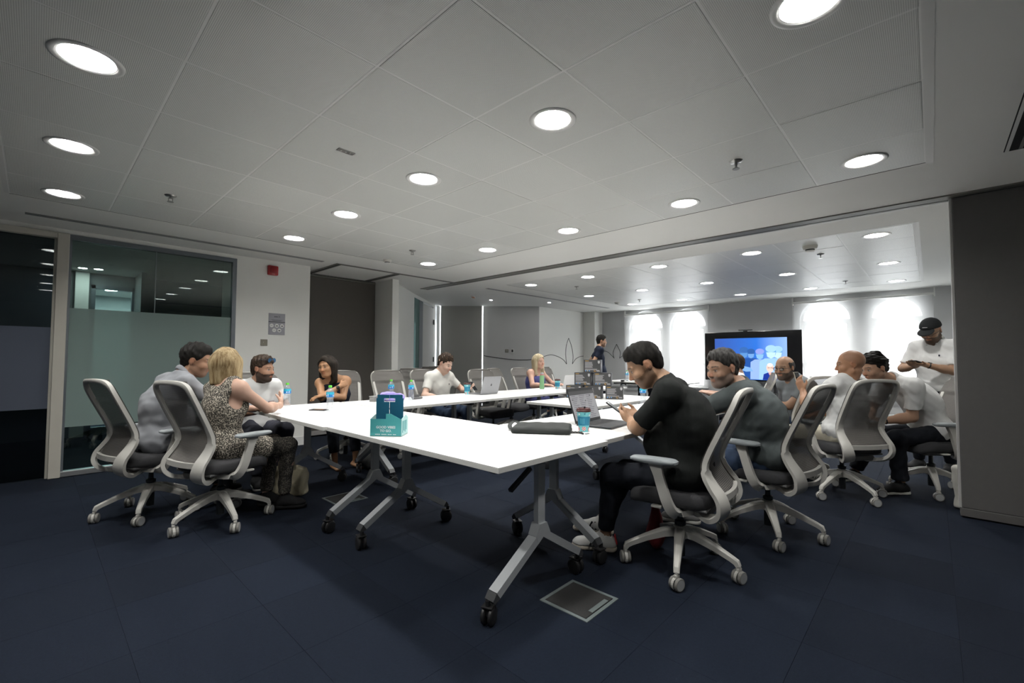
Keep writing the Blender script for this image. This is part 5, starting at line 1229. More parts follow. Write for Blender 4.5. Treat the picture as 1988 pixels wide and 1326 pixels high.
person('bald man in white tee and cream shorts holding up a phone, seen from behind', dict(pos=(5.08, 0.60), face=62, skin=(0.36, 0.19, 0.11), vox=0.0075, build=1.05,
    neck=('w', 5.10, 0.575, 1.04), head=('w', 5.115, 0.545, 1.18), hyaw=42, hpitch=-6, handL=('w', 5.10, 0.92, 0.93), elbL=('w', -0.7, 0.3, -0.9), handR=('w', 5.36, 0.86, 0.68), hdL=('w', 0.1, 0.35, 0.9), hnL=('w', 0.8, -0.3, 0.2), curlL=0.5,
    footL=('w', 5.22, 1.10, 0.085), footR=('w', 5.48, 0.88, 0.085), scalp=((0.20, 0.11, 0.07), 0.5), top=dict(kind='tee', mat=C_WHITE, sleeve=0.72), legs=dict(kind='s', mat=C_CREAM, len=0.12, cuff=0.07, w=1.1), shoe=SHOE_B, brow=(0.03, 0.02, 0.015)))
person('man in white polo shirt leaning forward with elbows on his knees', dict(pos=(5.80, 0.0), face=128, skin=(0.40, 0.24, 0.16), vox=0.007, build=1.05, arm=1.08,
    neck=('w', 5.605, 0.265, 1.015), head=('w', 5.475, 0.40, 1.145), hyaw=6, hpitch=-14, hunch=(-0.075, 0, 0.02), handL=('w', 5.41, 0.36, 0.655), handR=('w', 5.47, 0.46, 0.65), elbL=('w', 0.4, -0.5, -0.6), elbR=('w', 0.6, 0.4, -0.6), curlL=0.6, curlR=0.6, hnL=('w', 0.3, 0.7, -0.3), hnR=('w', -0.4, -0.6, -0.2),
    footL=('w', 5.47, 0.235, 0.085), footR=('w', 5.74, 0.60, 0.085), toeL=('w', -0.66, 0.72, 0), toeR=('w', -0.7, 0.68, 0), knL=('w', -0.6, 0.6, 0.9), knR=('w', -0.5, 0.9, 0.9),
    hair=dict(kind='short', col=BLK, vol=0.026, amp=0.008, freq=80, seed=5), beard=((0.20, 0.12, 0.085), 0.4), top=dict(kind='tee', mat=C_WHITE, sleeve=0.74, collar=1, emblem=(0.085, 0.03, 0.135, 0.010, 0.010, C_NAVY)), legs=dict(kind='t', mat=C_DKTR, len=0.90, cuff=0.062), shoe=SHOE_B, watch=(1, M_BLACK)))
person('standing man in black cap and white shirt looking at his phone by the window', dict(pos=(6.95, -0.03), face=160, skin=(0.32, 0.19, 0.12), vox=0.0085, build=1.08,
    hip=(0, 0, 0.90), neck=('w', 6.96, -0.03, 1.425), head=('w', 6.90, 0.0, 1.555), hyaw=-2, hpitch=-26, handL=('w', 6.70, 0.055, 1.175), handR=('w', 6.735, 0.13, 1.165), elbL=('w', 0.2, -0.8, -0.7), elbR=('w', 0.5, 0.7, -0.7), hdL=('w', -0.6, 0.7, 0.1), hdR=('w', -0.75, 0.3, 0.1), hnL=(0, 0, 1), hnR=(0, 0, 1), curlL=0.35, curlR=0.4, watch=(1, M_BLACK),
    footL=('w', 6.93, -0.13, 0.085), footR=('w', 6.92, 0.13, 0.085), knL=(1, 0, 0.1), knR=(1, 0, 0.1), cap=cloth('cap_black', (0.010, 0.011, 0.012)), beard=((0.022, 0.015, 0.012), 0.8),
    top=dict(kind='shirt', mat=C_WHITE, sleeve=0.80, collar=1, hem=-0.02, emblem=(0.075, 0.05, 0.135, 0.007, 0.010, C_NAVY)), legs=dict(kind='t', mat=C_DKTR), shoe=SHOE_B, glasses=(M_BLACK, mat_glass('lens', (0.8, 0.8, 0.8), 1.0), False)))
person('bearded man in glasses and grey tee turning round in front of the screen', dict(pos=(5.68, 1.06), face=120, skin=(0.35, 0.205, 0.13), vox=0.0085,
    neck=('w', 5.66, 1.09, 1.0), head=('w', 5.60, 1.175, 1.13), hyaw=42, hpitch=-4, twist=22, handL=('w', 5.42, 1.36, 0.72), handR=('w', 5.72, 1.40, 0.74), footL=('w', 5.4, 1.45, 0.085), footR=('w', 5.62, 1.55, 0.085),
    hair=dict(kind='sides', col=('grey_black', (0.02, 0.019, 0.018), (0.09, 0.085, 0.08))), beard=((0.035, 0.032, 0.03), 0.85), top=dict(kind='tee', mat=C_GREY), legs=dict(kind='t', mat=C_JEAN), shoe=SHOE_B, glasses=(M_BLACK, mat_glass('lens', (0.8, 0.8, 0.8), 1.0), False)))
person('man in light grey long-sleeved top at far left with black wavy hair', dict(pos=(0.70, 4.50), face=12, skin=(0.36, 0.205, 0.13), vox=0.0075, build=1.1,
    neck=('w', 0.83, 4.49, 1.055), head=('w', 0.925, 4.485, 1.19), hyaw=-34, hpitch=-10, hunch=(-0.06, 0, 0), handL=('w', 1.42, 4.50, 0.79), handR=('w', 1.30, 4.22, 0.79), elbR=('w', -0.2, -0.7, -0.8), footL=('w', 1.16, 4.66, 0.085), footR=('w', 1.14, 4.40, 0.085),
    hair=dict(kind='short', col=BLK, vol=0.024, amp=0.005, freq=90), beard=((0.10, 0.06, 0.04), 0.4), top=dict(kind='long', mat=C_LGREY, belly=0.02, collar=1), legs=dict(kind='t', mat=C_DKTR), shoe=SHOE_B))
person('blonde woman in leopard print gesturing with her right hand, seen from behind', dict(pos=(0.98, 3.90), face=14, sex='f', skin=FAIR, vox=0.006, build=0.98, arm=1.05,
    neck=('w', 1.01, 3.90, 1.035), head=('w', 1.01, 3.955, 1.165), hyaw=52, hpitch=-4, twist=8, sroll=-3, handR=('w', 1.42, 3.985, 0.825), elbR=('w', 0.35, -0.6, -0.9), hdR=('w', 0.35, 0.65, 0.60), hnR=('w', -0.7, 0.4, 0.1), curlR=0.3, thumbR=0.7, handL=('w', 1.27, 4.14, 0.80), elbL=('w', 0, 0.8, -0.7), curlL=0.5, hdL=('w', 0.8, 0.3, -0.05),
    footL=('w', 1.34, 4.03, 0.095), footR=('w', 1.42, 3.86, 0.095), toeL=('w', 0.6, -0.5, 0), toeR=('w', 0.7, -0.45, 0), knL=('w', 0.9, 0.1, 0.9), knR=('w', 0.9, -0.1, 0.9),
    hair=dict(kind='bob', len=0.155, col=BLN, fwd=0.02), top=dict(kind='tank', mat=leopard_mat(), skirt=0.55, fold=0.8, e=0.011), legs=dict(kind='t', mat=C_DKLEO, len=0.92, cuff=0.05), shoe=dict(mat=C_SHB, sole=C_SHB, sc=0.72)))
person('bearded man in white tee with blue sunglasses pushed up on his dark hair', dict(pos=(1.60, 5.12), face=268, skin=(0.38, 0.215, 0.14), vox=0.0075,
    hip=(0, 0, 0.50), neck=('w', 1.585, 5.05, 0.975), head=('w', 1.60, 4.99, 1.10), hyaw=40, hpitch=-2, twist=14, handL=('w', 1.72, 4.78, 0.70), handR=('w', 1.46, 4.74, 0.70), elbL=('w', 0.6, 0.2, -0.7), elbR=('w', -0.6, 0.2, -0.7), footL=('w', 1.72, 4.72, 0.085), footR=('w', 1.48, 4.70, 0.085),
    hair=dict(kind='short', col=BRN, vol=0.020, amp=0.005), beard=((0.018, 0.012, 0.009), 0.92), top=dict(kind='tee', mat=C_WHITE, emblem=(0.07, -0.01, 0.132, 0.030, 0.012, mat('oval_print', (0.42, 0.36, 0.38), 0.8))), legs=dict(kind='t', mat=C_SLATE), shoe=SHOE_B, glasses=(mat('sunglass_frame', (0.02, 0.03, 0.05), 0.3), mat('sunglass_lens', (0.02, 0.10, 0.22), 0.1, metal=0.6), True)))
person('dark haired woman in navy strap dress leaning and looking left', dict(pos=(2.52, 5.24), face=250, sex='f', skin=(0.40, 0.215, 0.115), vox=0.007, arm=1.05,
    hip=(0, 0, 0.53), neck=('w', 2.42, 5.17, 0.985), head=('w', 2.335, 5.14, 1.12), hyaw=-38, hpitch=-6, hroll=8, sroll=4, handR=('w', 2.42, 4.97, 0.90), elbR=('w', -0.8, -0.4, -0.8), hdR=('w', 0.8, 0.15, 0.35), hnR=('w', 0.1, 0.9, -0.2), curlR=0.9, handL=('w', 2.22, 4.98, 0.80), elbL=('w', 0.9, -0.5, -0.7), hdL=('w', -0.9, -0.1, -0.1), curlL=0.4, watch=(-1, M_BLACK), watchn=('w', -0.3, -0.9, 0.2),
    footL=('w', 2.50, 4.74, 0.09), footR=('w', 2.30, 4.82, 0.09), toeL=('w', 0.1, -0.9, 0), toeR=('w', -0.1, -0.9, 0), barefeet=1, hair=dict(kind='bob', len=0.21, col=('dark', (0.007, 0.006, 0.005), (0.035, 0.026, 0.02), 42), fwd=-0.035, face=0.092, part=0.03), top=dict(kind='cami', mat=C_NAVY, skirt=0.9, fold=0.7, neckline=0.135), legs=dict(kind='t', mat=C_DKTR, len=0.78, cuff=0.058, w=1.08)))
person('young man in off-white tee looking down at his phone beside the silver laptop', dict(pos=(3.88, 5.03), face=272, skin=PALE, vox=0.0085,
    neck=('w', 3.87, 5.01, 1.015), head=('w', 3.90, 4.93, 1.15), hyaw=14, hpitch=-24, handL=('w', 4.10, 4.70, 0.785), handR=('w', 3.72, 4.74, 0.69), elbL=('w', 0.8, 0.2, -0.6), elbR=('w', -0.8, 0.2, -0.6), hdL=('w', 0.3, -0.7, 0.3), hnL=('w', -0.4, 0.3, 0.8), curlL=0.6, footL=('w', 4.02, 4.55, 0.085), footR=('w', 3.75, 4.55, 0.085),
    hair=dict(kind='short', col=BRN, vol=0.022, amp=0.006), top=dict(kind='tee', mat=C_OFFW, emblem=(0.08, 0.03, 0.130, 0.007, 0.010, C_SLATE)), legs=dict(kind='t', mat=C_JEAN), shoe=dict(mat=C_SHW, sole=C_SOLE), brow=(0.05, 0.033, 0.022)))
person('blonde woman in blue-violet strap top behind the green flask', dict(pos=(5.97, 5.03), face=268, sex='f', skin=(0.56, 0.34, 0.26), vox=0.009, build=1.15, arm=1.15,
    neck=('w', 5.95, 5.0, 1.03), head=('w', 5.945, 4.94, 1.175), hyaw=-4, hpitch=-2, handR=('w', 5.80, 4.66, 0.79), handL=('w', 6.16, 4.64, 0.79), elbR=('w', -0.7, 0.2, -0.7), elbL=('w', 0.7, 0.2, -0.7), footL=('w', 6.1, 4.6, 0.085), footR=('w', 5.85, 4.6, 0.085),
    hair=dict(kind='bob', len=0.25, col=PBL, fwd=0.015, side1=0.6, face=0.09), top=dict(kind='cami', mat=C_PURP, skirt=0.8, fold=1.0), legs=dict(kind='t', mat=C_JEAN), shoe=SHOE_B, brow=(0.2, 0.13, 0.08)))
person('standing man in navy tee in profile by the far wall', dict(pos=(8.62, 5.40), face=312, skin=(0.38, 0.22, 0.14), vox=0.011,
    hip=(0, 0, 0.93), neck=('w', 8.61, 5.41, 1.47), head=('w', 8.645, 5.37, 1.62), hpitch=-2, handL=(-0.12, 0.10, 0.98), handR=(-0.12, -0.08, 0.98), elbL=(-0.6, 0.6, 0), elbR=(-0.6, -0.6, 0), footL=(0.0, 0.12, 0.085), footR=(-0.02, -0.12, 0.085), knL=(1, 0, 0.1), knR=(1, 0, 0.1),
    hair=dict(kind='short', col=BLK, vol=0.018), beard=((0.08, 0.05, 0.035), 0.5), top=dict(kind='tee', mat=C_NAVY, hem=-0.03), legs=dict(kind='t', mat=C_DKTR), shoe=SHOE_B))
person('person in white mostly hidden behind the man in charcoal tee', dict(pos=(6.30, 1.86), face=110, skin=FAIR, vox=0.012,
    neck=(0.0, 0, 1.03), head=(0.03, 0.05, 1.155), hpitch=-6, handL=(0.35, 0.15, 0.78), handR=(0.35, -0.15, 0.78), footL=(0.4, 0.1, 0.085), footR=(0.4, -0.1, 0.085),
    hair=dict(kind='short', col=BRN), top=dict(kind='tee', mat=C_WHITE), legs=dict(kind='t', mat=C_SLATE), shoe=SHOE_B))
chair(6.32, 1.80, 110, 'office chair hidden behind the men, under the person in white', 9)
person('bald person leaning over the far table, crown showing above the black-clad man', dict(pos=(8.42, 4.20), face=20, skin=FAIR, vox=0.012,
    hip=(0, 0, 0.88), neck=(0.30, 0, 1.30), head=(0.40, 0, 1.43), hpitch=-20, handL=(0.45, 0.2, 0.80), handR=(0.45, -0.2, 0.80), footL=(0.0, 0.12, 0.085), footR=(0.0, -0.12, 0.085), knL=(1, 0, 0.1), knR=(1, 0, 0.1),
    top=dict(kind='tee', mat=C_GREY, hem=-0.03), legs=dict(kind='t', mat=C_DKTR), shoe=SHOE_B))
# ------------------------------------------------------------------ big screen
M_SCREENBEZ = mat('screen_bezel', (0.004, 0.004, 0.005), 0.25)
XS = 10.45
tv = thing('display_screen', 'large black wall screen showing a blue surgery picture', 'screen', (XS, 2.83, 0))
YT0, YT1, ZB, ZTV = -0.95, 0.94, 0.77, 1.83
MB().rbox(0.0, 0.06, YT0, YT1, ZB, ZTV, 0.006).build('housing', M_SCREENBEZ, tv)
MB().box(-0.002, 0.0, YT0+0.015, YT1-0.015, ZB+0.03, ZTV-0.015).build('dark_panel', mat('screen_black', (0.003, 0.003, 0.004), 0.15), tv)
def blue_mat():
    m = bpy.data.materials.new('screen_blue'); m.use_nodes = True; nt = m.node_tree; b = nt.nodes['Principled BSDF']
    b.inputs['Base Color'].default_value = (0.01, 0.01, 0.02, 1); b.inputs['Roughness'].default_value = 0.2
    tc = nt.nodes.new('ShaderNodeTexCoord'); sp = nt.nodes.new('ShaderNodeSeparateXYZ'); nt.links.new(tc.outputs['Generated'], sp.inputs[0])
    cr = nt.nodes.new('ShaderNodeValToRGB'); e = cr.color_ramp.elements
    e[0].position = 0.0; e[0].color = (0.30, 0.50, 0.95, 1); e[1].position = 1.0; e[1].color = (0.035, 0.10, 0.42, 1); x = e.new(0.4); x.color = (0.02, 0.17, 0.70, 1)
    nt.links.new(sp.outputs['Y'], cr.inputs[0]); nt.links.new(cr.outputs[0], b.inputs['Emission Color']); b.inputs['Emission Strength'].default_value = 0.85
    return m
py0, py1, pz0, pz1 = -0.69, 0.72, ZB+0.03, 1.69
pic = MB().box(-0.004, -0.002, py0, py1, pz0, pz1).build('picture', blue_mat(), tv)
def flat(poly, x, name, col, s=0.9):
    n = len(poly); MB().add([(x, y, z) for y, z in poly] + [(x+0.0008, y, z) for y, z in poly], [tuple(range(n)), tuple(range(2*n-1, n-1, -1))] + [(i, (i+1) % n, n+(i+1) % n, n+i) for i in range(n)]).build(name, mat('screen_'+'_'.join('%02d' % int(c*99) for c in col), (0.01, 0.01, 0.01), 0.2, emit=col, estr=s), pic)
def oval(cy, cz, ry, rz, n=18): return [(cy+ry*math.cos(2*math.pi*k/n), cz+rz*math.sin(2*math.pi*k/n)) for k in range(n)]
def figure(cy, zt, s, cap, mask, gown, shade, x0):
    flat([(cy+0.20*s, pz0+0.01), (cy-0.20*s, pz0+0.01), (cy-0.19*s, zt-0.30*s), (cy-0.10*s, zt-0.24*s), (cy+0.10*s, zt-0.24*s), (cy+0.19*s, zt-0.30*s)], x0, 'gown_shape', gown)
    flat(oval(cy, zt-0.12*s, 0.082*s, 0.115*s), x0-0.001, 'face_shape', shade); flat(oval(cy, zt-0.065*s, 0.088*s, 0.065*s), x0-0.002, 'cap_shape', cap)
    flat([(cy+0.075*s, zt-0.13*s), (cy-0.075*s, zt-0.13*s), (cy-0.06*s, zt-0.21*s), (cy, zt-0.245*s), (cy+0.06*s, zt-0.21*s)], x0-0.003, 'mask_shape', mask)
figure(0.12, 1.50, 1.0, (0.03,0.13,0.42), (0.10,0.28,0.62), (0.02,0.09,0.36), (0.04,0.16,0.45), -0.006)
figure(-0.02, 1.46, 0.85, (0.02,0.10,0.36), (0.16,0.36,0.72), (0.02,0.08,0.32), (0.03,0.13,0.42), -0.006)
figure(-0.19, 1.46, 0.95, (0.28,0.34,0.85), (0.25,0.50,0.82), (0.30,0.46,0.92), (0.10,0.30,0.66), -0.011)
figure(-0.52, 1.51, 1.05, (0.36,0.62,0.92), (0.55,0.78,0.96), (0.36,0.60,0.95), (0.12,0.34,0.72), -0.011)
figure(-0.40, 1.53, 1.15, (0.38,0.64,0.90), (0.52,0.76,0.96), (0.34,0.58,0.95), (0.12,0.34,0.70), -0.016)
flat([(0.25, 1.12), (0.0, 1.06), (-0.06, 0.98), (0.08, 0.97), (0.28, 1.04)], -0.016, 'arm_shape', (0.20, 0.42, 0.80))
flat([(-0.24, pz0+0.005), (-0.52, pz0+0.005), (-0.50, 0.925), (-0.42, 0.96), (-0.34, 0.96), (-0.26, 0.925)], -0.021, 'scrubs_shape', (0.004, 0.03, 0.30))
flat([(-0.345, 0.96), (-0.415, 0.96), (-0.38, 0.885)], -0.022, 'neck_shape', (0.75, 0.42, 0.36)); flat(oval(-0.38, 1.06, 0.068, 0.095), -0.022, 'portrait_head_shape', (0.95, 0.62, 0.52)); flat(oval(-0.38, 1.12, 0.05, 0.035), -0.023, 'portrait_head_shine', (1.0, 0.86, 0.80))
flat([(-0.335, 1.065), (-0.372, 1.065), (-0.372, 1.05), (-0.335, 1.05)], -0.023, 'portrait_glasses', (0.45, 0.25, 0.24)); flat([(-0.388, 1.065), (-0.425, 1.065), (-0.425, 1.05), (-0.388, 1.05)], -0.023, 'portrait_glasses', (0.45, 0.25, 0.24)); flat([(-0.355, 1.01), (-0.405, 1.01), (-0.38, 0.998)], -0.023, 'portrait_mouth', (0.85, 0.75, 0.72))
MB().rbox(-0.03, 0.05, -0.05, 0.22, ZTV+0.02, ZTV+0.045, 0.006).rbox(-0.005, 0.04, 0.05, 0.13, ZTV, ZTV+0.022, 0.004).build('webcam_bar', M_BLACK, tv)
for yy in (-0.45, 0.45): MB().bar((0.08, yy, 0.05), (0.08, yy, 1.2), 0.05, 0.08, (1,0,0)).build('stand_post', M_BLACK, tv)
for yy in (-0.45, 0.45): MB().rbox(-0.22, 0.36, yy-0.035, yy+0.035, 0.0, 0.05, 0.01).build('stand_foot', M_BLACK, tv)
MB().rbox(-0.10, 0.18, -0.50, 0.50, 0.50, 0.53, 0.004).build('stand_shelf', M_BLACK, tv)

# ------------------------------------------------------------------ water bottles
M_PET = mat_mix('clear_bottle_plastic', [('ShaderNodeBsdfTransparent', {'Color': (0.93, 0.95, 0.96, 1)}, 0.74), ('ShaderNodeBsdfGlossy', {'Color': (0.95, 0.97, 1, 1), 'Roughness': 0.12}, 0.14), ('ShaderNodeBsdfDiffuse', {'Color': (0.62, 0.66, 0.72, 1)}, 0.12)])
M_GREENCAP = mat('green_cap', (0.14, 0.62, 0.06), 0.4); M_LBLUE = mat('blue_label', (0.015, 0.20, 0.55), 0.35); M_LCYAN = mat('cyan_label', (0.04, 0.45, 0.62), 0.35); M_PRINT = mat('white_print', (0.80, 0.82, 0.84), 0.5)
def bottle(x, y, label, rz=0.0, z=ZT):
    t = thing('water_bottle', label, 'bottle', (x, y, z), rz, 'half-litre water bottles')
    MB().lathe([(0.0,0.003),(0.026,0.0),(0.031,0.008),(0.032,0.03),(0.0295,0.04),(0.032,0.05),(0.0295,0.062),(0.0318,0.074),(0.0285,0.092),(0.0265,0.105),(0.0285,0.118),(0.0325,0.128),(0.0325,0.162),(0.031,0.172),(0.024,0.188),(0.0145,0.199),(0.0125,0.205),(0.0125,0.216),(0.0,0.216)], n=20).build('bottle_body', M_PET, t, True)
    MB().lathe([(0.0333,0.122),(0.0335,0.146)], n=20).build('label_band', M_LBLUE, t, True)
    MB().lathe([(0.0335,0.146),(0.0333,0.166)], n=20).build('label_band_upper', M_LCYAN, t, True)
    p = MB()
    for k in range(3):
        for j, (aw, z0, z1) in enumerate(((0.10,0.128,0.143),(0.07,0.131,0.140),(0.08,0.128,0.150))):
            a = 2.1*k + 0.38*j; p.add([(0.0339*math.cos(a+u), 0.0339*math.sin(a+u), zz) for zz in (z0, z1) for u in (-aw, 0, aw)], [(0,1,4,3),(1,2,5,4)])
    p.build('label_print', M_PRINT, t)
    MB().lathe([(0.0,0.224),(0.0135,0.224),(0.0148,0.221),(0.0148,0.206),(0.0,0.206)], n=20).build('cap', M_GREENCAP, t, 40)
bottle(1.69, 4.57, 'water bottle nearest the white pier, behind the gesturing hand')
bottle(1.80, 3.89, 'water bottle standing beside the black phone', 0.9)
bottle(2.79, 4.50, 'water bottle behind the turquoise carrier, left of its pair', 1.7)
bottle(2.91, 4.28, 'water bottle beside the grey glasses case, right of its pair', 2.5)
bottle(4.30, 2.18, 'water bottle half hidden by the arm of the man in black tee', 0.4)
bottle(8.85, 4.86, 'water bottle beside the laptop on the far table', 1.1)

# ------------------------------------------------------------------ paper cups
M_CUPT = mat('cup_turquoise', (0.16, 0.55, 0.60), 0.5); M_SLEEVE = mat('cup_sleeve_blue', (0.012, 0.20, 0.33), 0.5); M_LIDR = mat('dark_red_lid', (0.055, 0.012, 0.012), 0.35); M_CANDY = mat('candy_red', (0.60, 0.06, 0.05), 0.5); M_CUPW = mat('cup_white_print', (0.75, 0.80, 0.80), 0.5)
def cup(x, y, label, rz=0.0):
    t = thing('paper_cup', label, 'cup', (x, y, ZT), rz, 'takeaway paper cups')
    R_ = lambda z: 0.031 + 0.0125*z/0.13
    MB().lathe([(0.0,0.004),(0.030,0.004),(0.031,0.0),(R_(0.13),0.13),(0.0455,0.134),(0.0,0.132)], n=28).build('cup_body', M_CUPT, t, 40)
    MB().lathe([(R_(0.042)+0.0014,0.042),(R_(0.098)+0.0014,0.098)], n=28).build('cup_sleeve', M_SLEEVE, t, True)
    MB().lathe([(0.048,0.128),(0.0485,0.136),(0.046,0.139),(0.044,0.148),(0.040,0.1505),(0.038,0.146),(0.0,0.146)], n=28).build('lid', M_LIDR, t, 40)
    MB().rbox(0.006, 0.016, -0.005, 0.005, 0.146, 0.158, 0.002).build('sip_plug', M_BLACK, t)
    def disc(a, z, r, m, name):
        b = MB(); rr = R_(z)+0.0009
        pts = [(a + r/rr*math.cos(q*math.pi/7), z + r*math.sin(q*math.pi/7)) for q in range(14)]
        b.add([((R_(zz)+0.0009)*math.cos(aa), (R_(zz)+0.0009)*math.sin(aa), zz) for aa, zz in pts] + [(rr*math.cos(a), rr*math.sin(a), z)], [(i, (i+1) % 14, 14) for i in range(14)]); return b.build(name, m, t)
    for k in range(5):
        a = k*1.26; disc(a, 0.022 if k % 2 else 0.016, 0.014, M_CUPW, 'candy_print'); 
        b = MB()
        for s in range(6):
            a0 = s*math.pi/3; zc = 0.022 if k % 2 else 0.016
            pp = [(0, 0), (0.013*math.cos(a0), 0.013*math.sin(a0)), (0.013*math.cos(a0+0.55), 0.013*math.sin(a0+0.55))]
            b.add([((R_(zc+v)+0.0016)*math.cos(a+u/0.033), (R_(zc+v)+0.0016)*math.sin(a+u/0.033), zc+v) for u, v in pp], [(0,1,2)])
        b.build('candy_swirl', M_CANDY, t)
    for k in range(7): disc(k*0.9+0.3, 0.112 + 0.006*math.sin(k*2.2), 0.004 + 0.003*(k % 2), M_CUPW if k % 2 else M_SLEEVE, 'snow_print')
    b = MB()
    for k, (u0, u1, z0, z1) in enumerate(((-0.36,-0.16,0.052,0.088),(-0.06,0.08,0.050,0.086),(0.18,0.36,0.052,0.088))):
        b.add([((R_(z)+0.0019)*math.cos(3.5+u), (R_(z)+0.0019)*math.sin(3.5+u), z) for z in (z0, z1) for u in (u0, (u0+u1)/2, u1)], [(0,1,4,3),(1,2,5,4)])
    b.build('sleeve_print', mat('sleeve_print', (0.07, 0.33, 0.46), 0.5), t)
cup(2.44, 1.65, 'turquoise paper cup with dark red lid beside the black laptop')
cup(3.90, 4.46, 'turquoise paper cup beside the young man in white', 1.0)
cup(5.62, 4.29, 'turquoise paper cup in front of the blonde woman in blue', 2.0)
fl = thing('drink_flask', 'tall light green flask with pink collar and silver lid', 'flask', (5.42, 4.44, ZT))
MB().lathe([(0.0,0.0),(0.034,0.0),(0.036,0.004),(0.036,0.205),(0.031,0.215)], n=24).build('flask_body', mat('flask_green', (0.22, 0.44, 0.22), 0.4), fl, 40)
MB().lathe([(0.031,0.214),(0.029,0.218),(0.029,0.226),(0.026,0.228)], n=24).build('collar', mat('flask_pink', (0.62, 0.12, 0.17), 0.4), fl, 40)
MB().lathe([(0.025,0.227),(0.025,0.252),(0.021,0.258),(0.0,0.258)], n=24).build('lid', mat('flask_lid', (0.55, 0.55, 0.56), 0.3, metal=0.4), fl, 40)

# ------------------------------------------------------------------ drinks carrier
M_TURQ = mat('turquoise_card', (0.065, 0.36, 0.37), 0.55, var=0.03); M_TEAL = mat('teal_card', (0.006, 0.105, 0.185), 0.5); M_KRAFT = mat('brown_card_inside', (0.30, 0.24, 0.17), 0.8)
cr_ = thing('drinks_carrier', 'turquoise cardboard drinks carrier with teal handle and white lettering', 'drinks carrier', (1.495, 2.425, ZT), math.radians(-51))
hw, hd, th = 0.096, 0.062, 0.0025
def panel(poly, y, m, name, t=th):
    n = len(poly); q = MB(); q.add([(x, y, z) for x, z in poly] + [(x, y+t, z) for x, z in poly], [tuple(range(n)), tuple(range(2*n-1, n-1, -1))] + [(i, (i+1) % n, n+(i+1) % n, n+i) for i in range(n)]); return q.build(name, m, cr_)
panel([(-hw, 0.0), (hw, 0.0), (hw, 0.100), (0.03, 0.134), (0.0, 0.134), (0.0, 0.103), (-hw, 0.103)], -hd, M_TURQ, 'front_panel')
panel([(-hw, 0.0), (hw, 0.0), (hw, 0.103), (-hw, 0.103)], hd-th, M_KRAFT, 'back_panel')
for sx in (-1, 1):
    q = MB(); x = sx*hw - (th if sx > 0 else 0)
    poly = [(-hd, 0), (hd, 0), (hd, 0.103), (0.02, 0.122), (-hd, 0.103)]; n = 5
    q.add([(x, y, z) for y, z in poly] + [(x+th, y, z) for y, z in poly], [tuple(range(n)), tuple(range(2*n-1, n-1, -1))] + [(i, (i+1) % n, n+(i+1) % n, n+i) for i in range(n)]); q.build('side_panel', mat('pale_turquoise_card', (0.42, 0.66, 0.66), 0.55), cr_)
MB().box(-hw, hw, -hd, hd, 0.0, 0.003).build('base', M_KRAFT, cr_)
def handle_half(x0, x1, name):
    """card half with a notch for the hand slot"""
    q = MB(); zt, zs0, zs1 = 0.243, 0.200, 0.222; s0, s1 = (x0, x0+0.034) if x0 >= 0 else (x1-0.034, x1)
    y = -0.004 if x0 < 0 else -0.001
    q.box(x0, x1, y, y+th, 0.004, zs0); q.box(x0+(0.006 if x0 < 0 else 0), x1-(0.006 if x0 >= 0 else 0), y, y+th, zs1, zt)
    if x0 >= 0: q.box(s1, x1, y, y+th, zs0, zs1)
    else: q.box(x0, s0, y, y+th, zs0, zs1)
    return q.build(name, M_TEAL, cr_)
handle_half(-0.082, 0.0, 'handle_panel'); handle_half(0.001, 0.086, 'handle_panel')
MB().box(-0.001, 0.002, -hd+th, hd-th, 0.004, 0.10).build('divider', M_KRAFT, cr_)
MF = lambda z, x=0.0: frame_M((x, -hd-0.0006, z), (1,0,0), (0,0,1))
text('lettering', 'GOOD VIBES', 0.0205, M_PRINT, cr_, MF(0.054), bold=True); text('lettering', 'TO GO.', 0.0205, M_PRINT, cr_, MF(0.033), bold=True)
q = MB()
for k in range(20):
    x = -0.064 + 0.0064*k
    if k not in (5, 11, 16): q.box(x, x+0.0045, -hd-0.0006, -hd, 0.010, 0.0145)
q.build('small_print', M_PRINT, cr_)
q = MB()
for k in range(4): q.box(hw, hw+0.0006, -0.045+0.022*k, -0.032+0.022*k, 0.02+0.01*(k % 2), 0.09)
q.build('side_print', mat('teal_print', (0.05, 0.30, 0.32), 0.6), cr_)

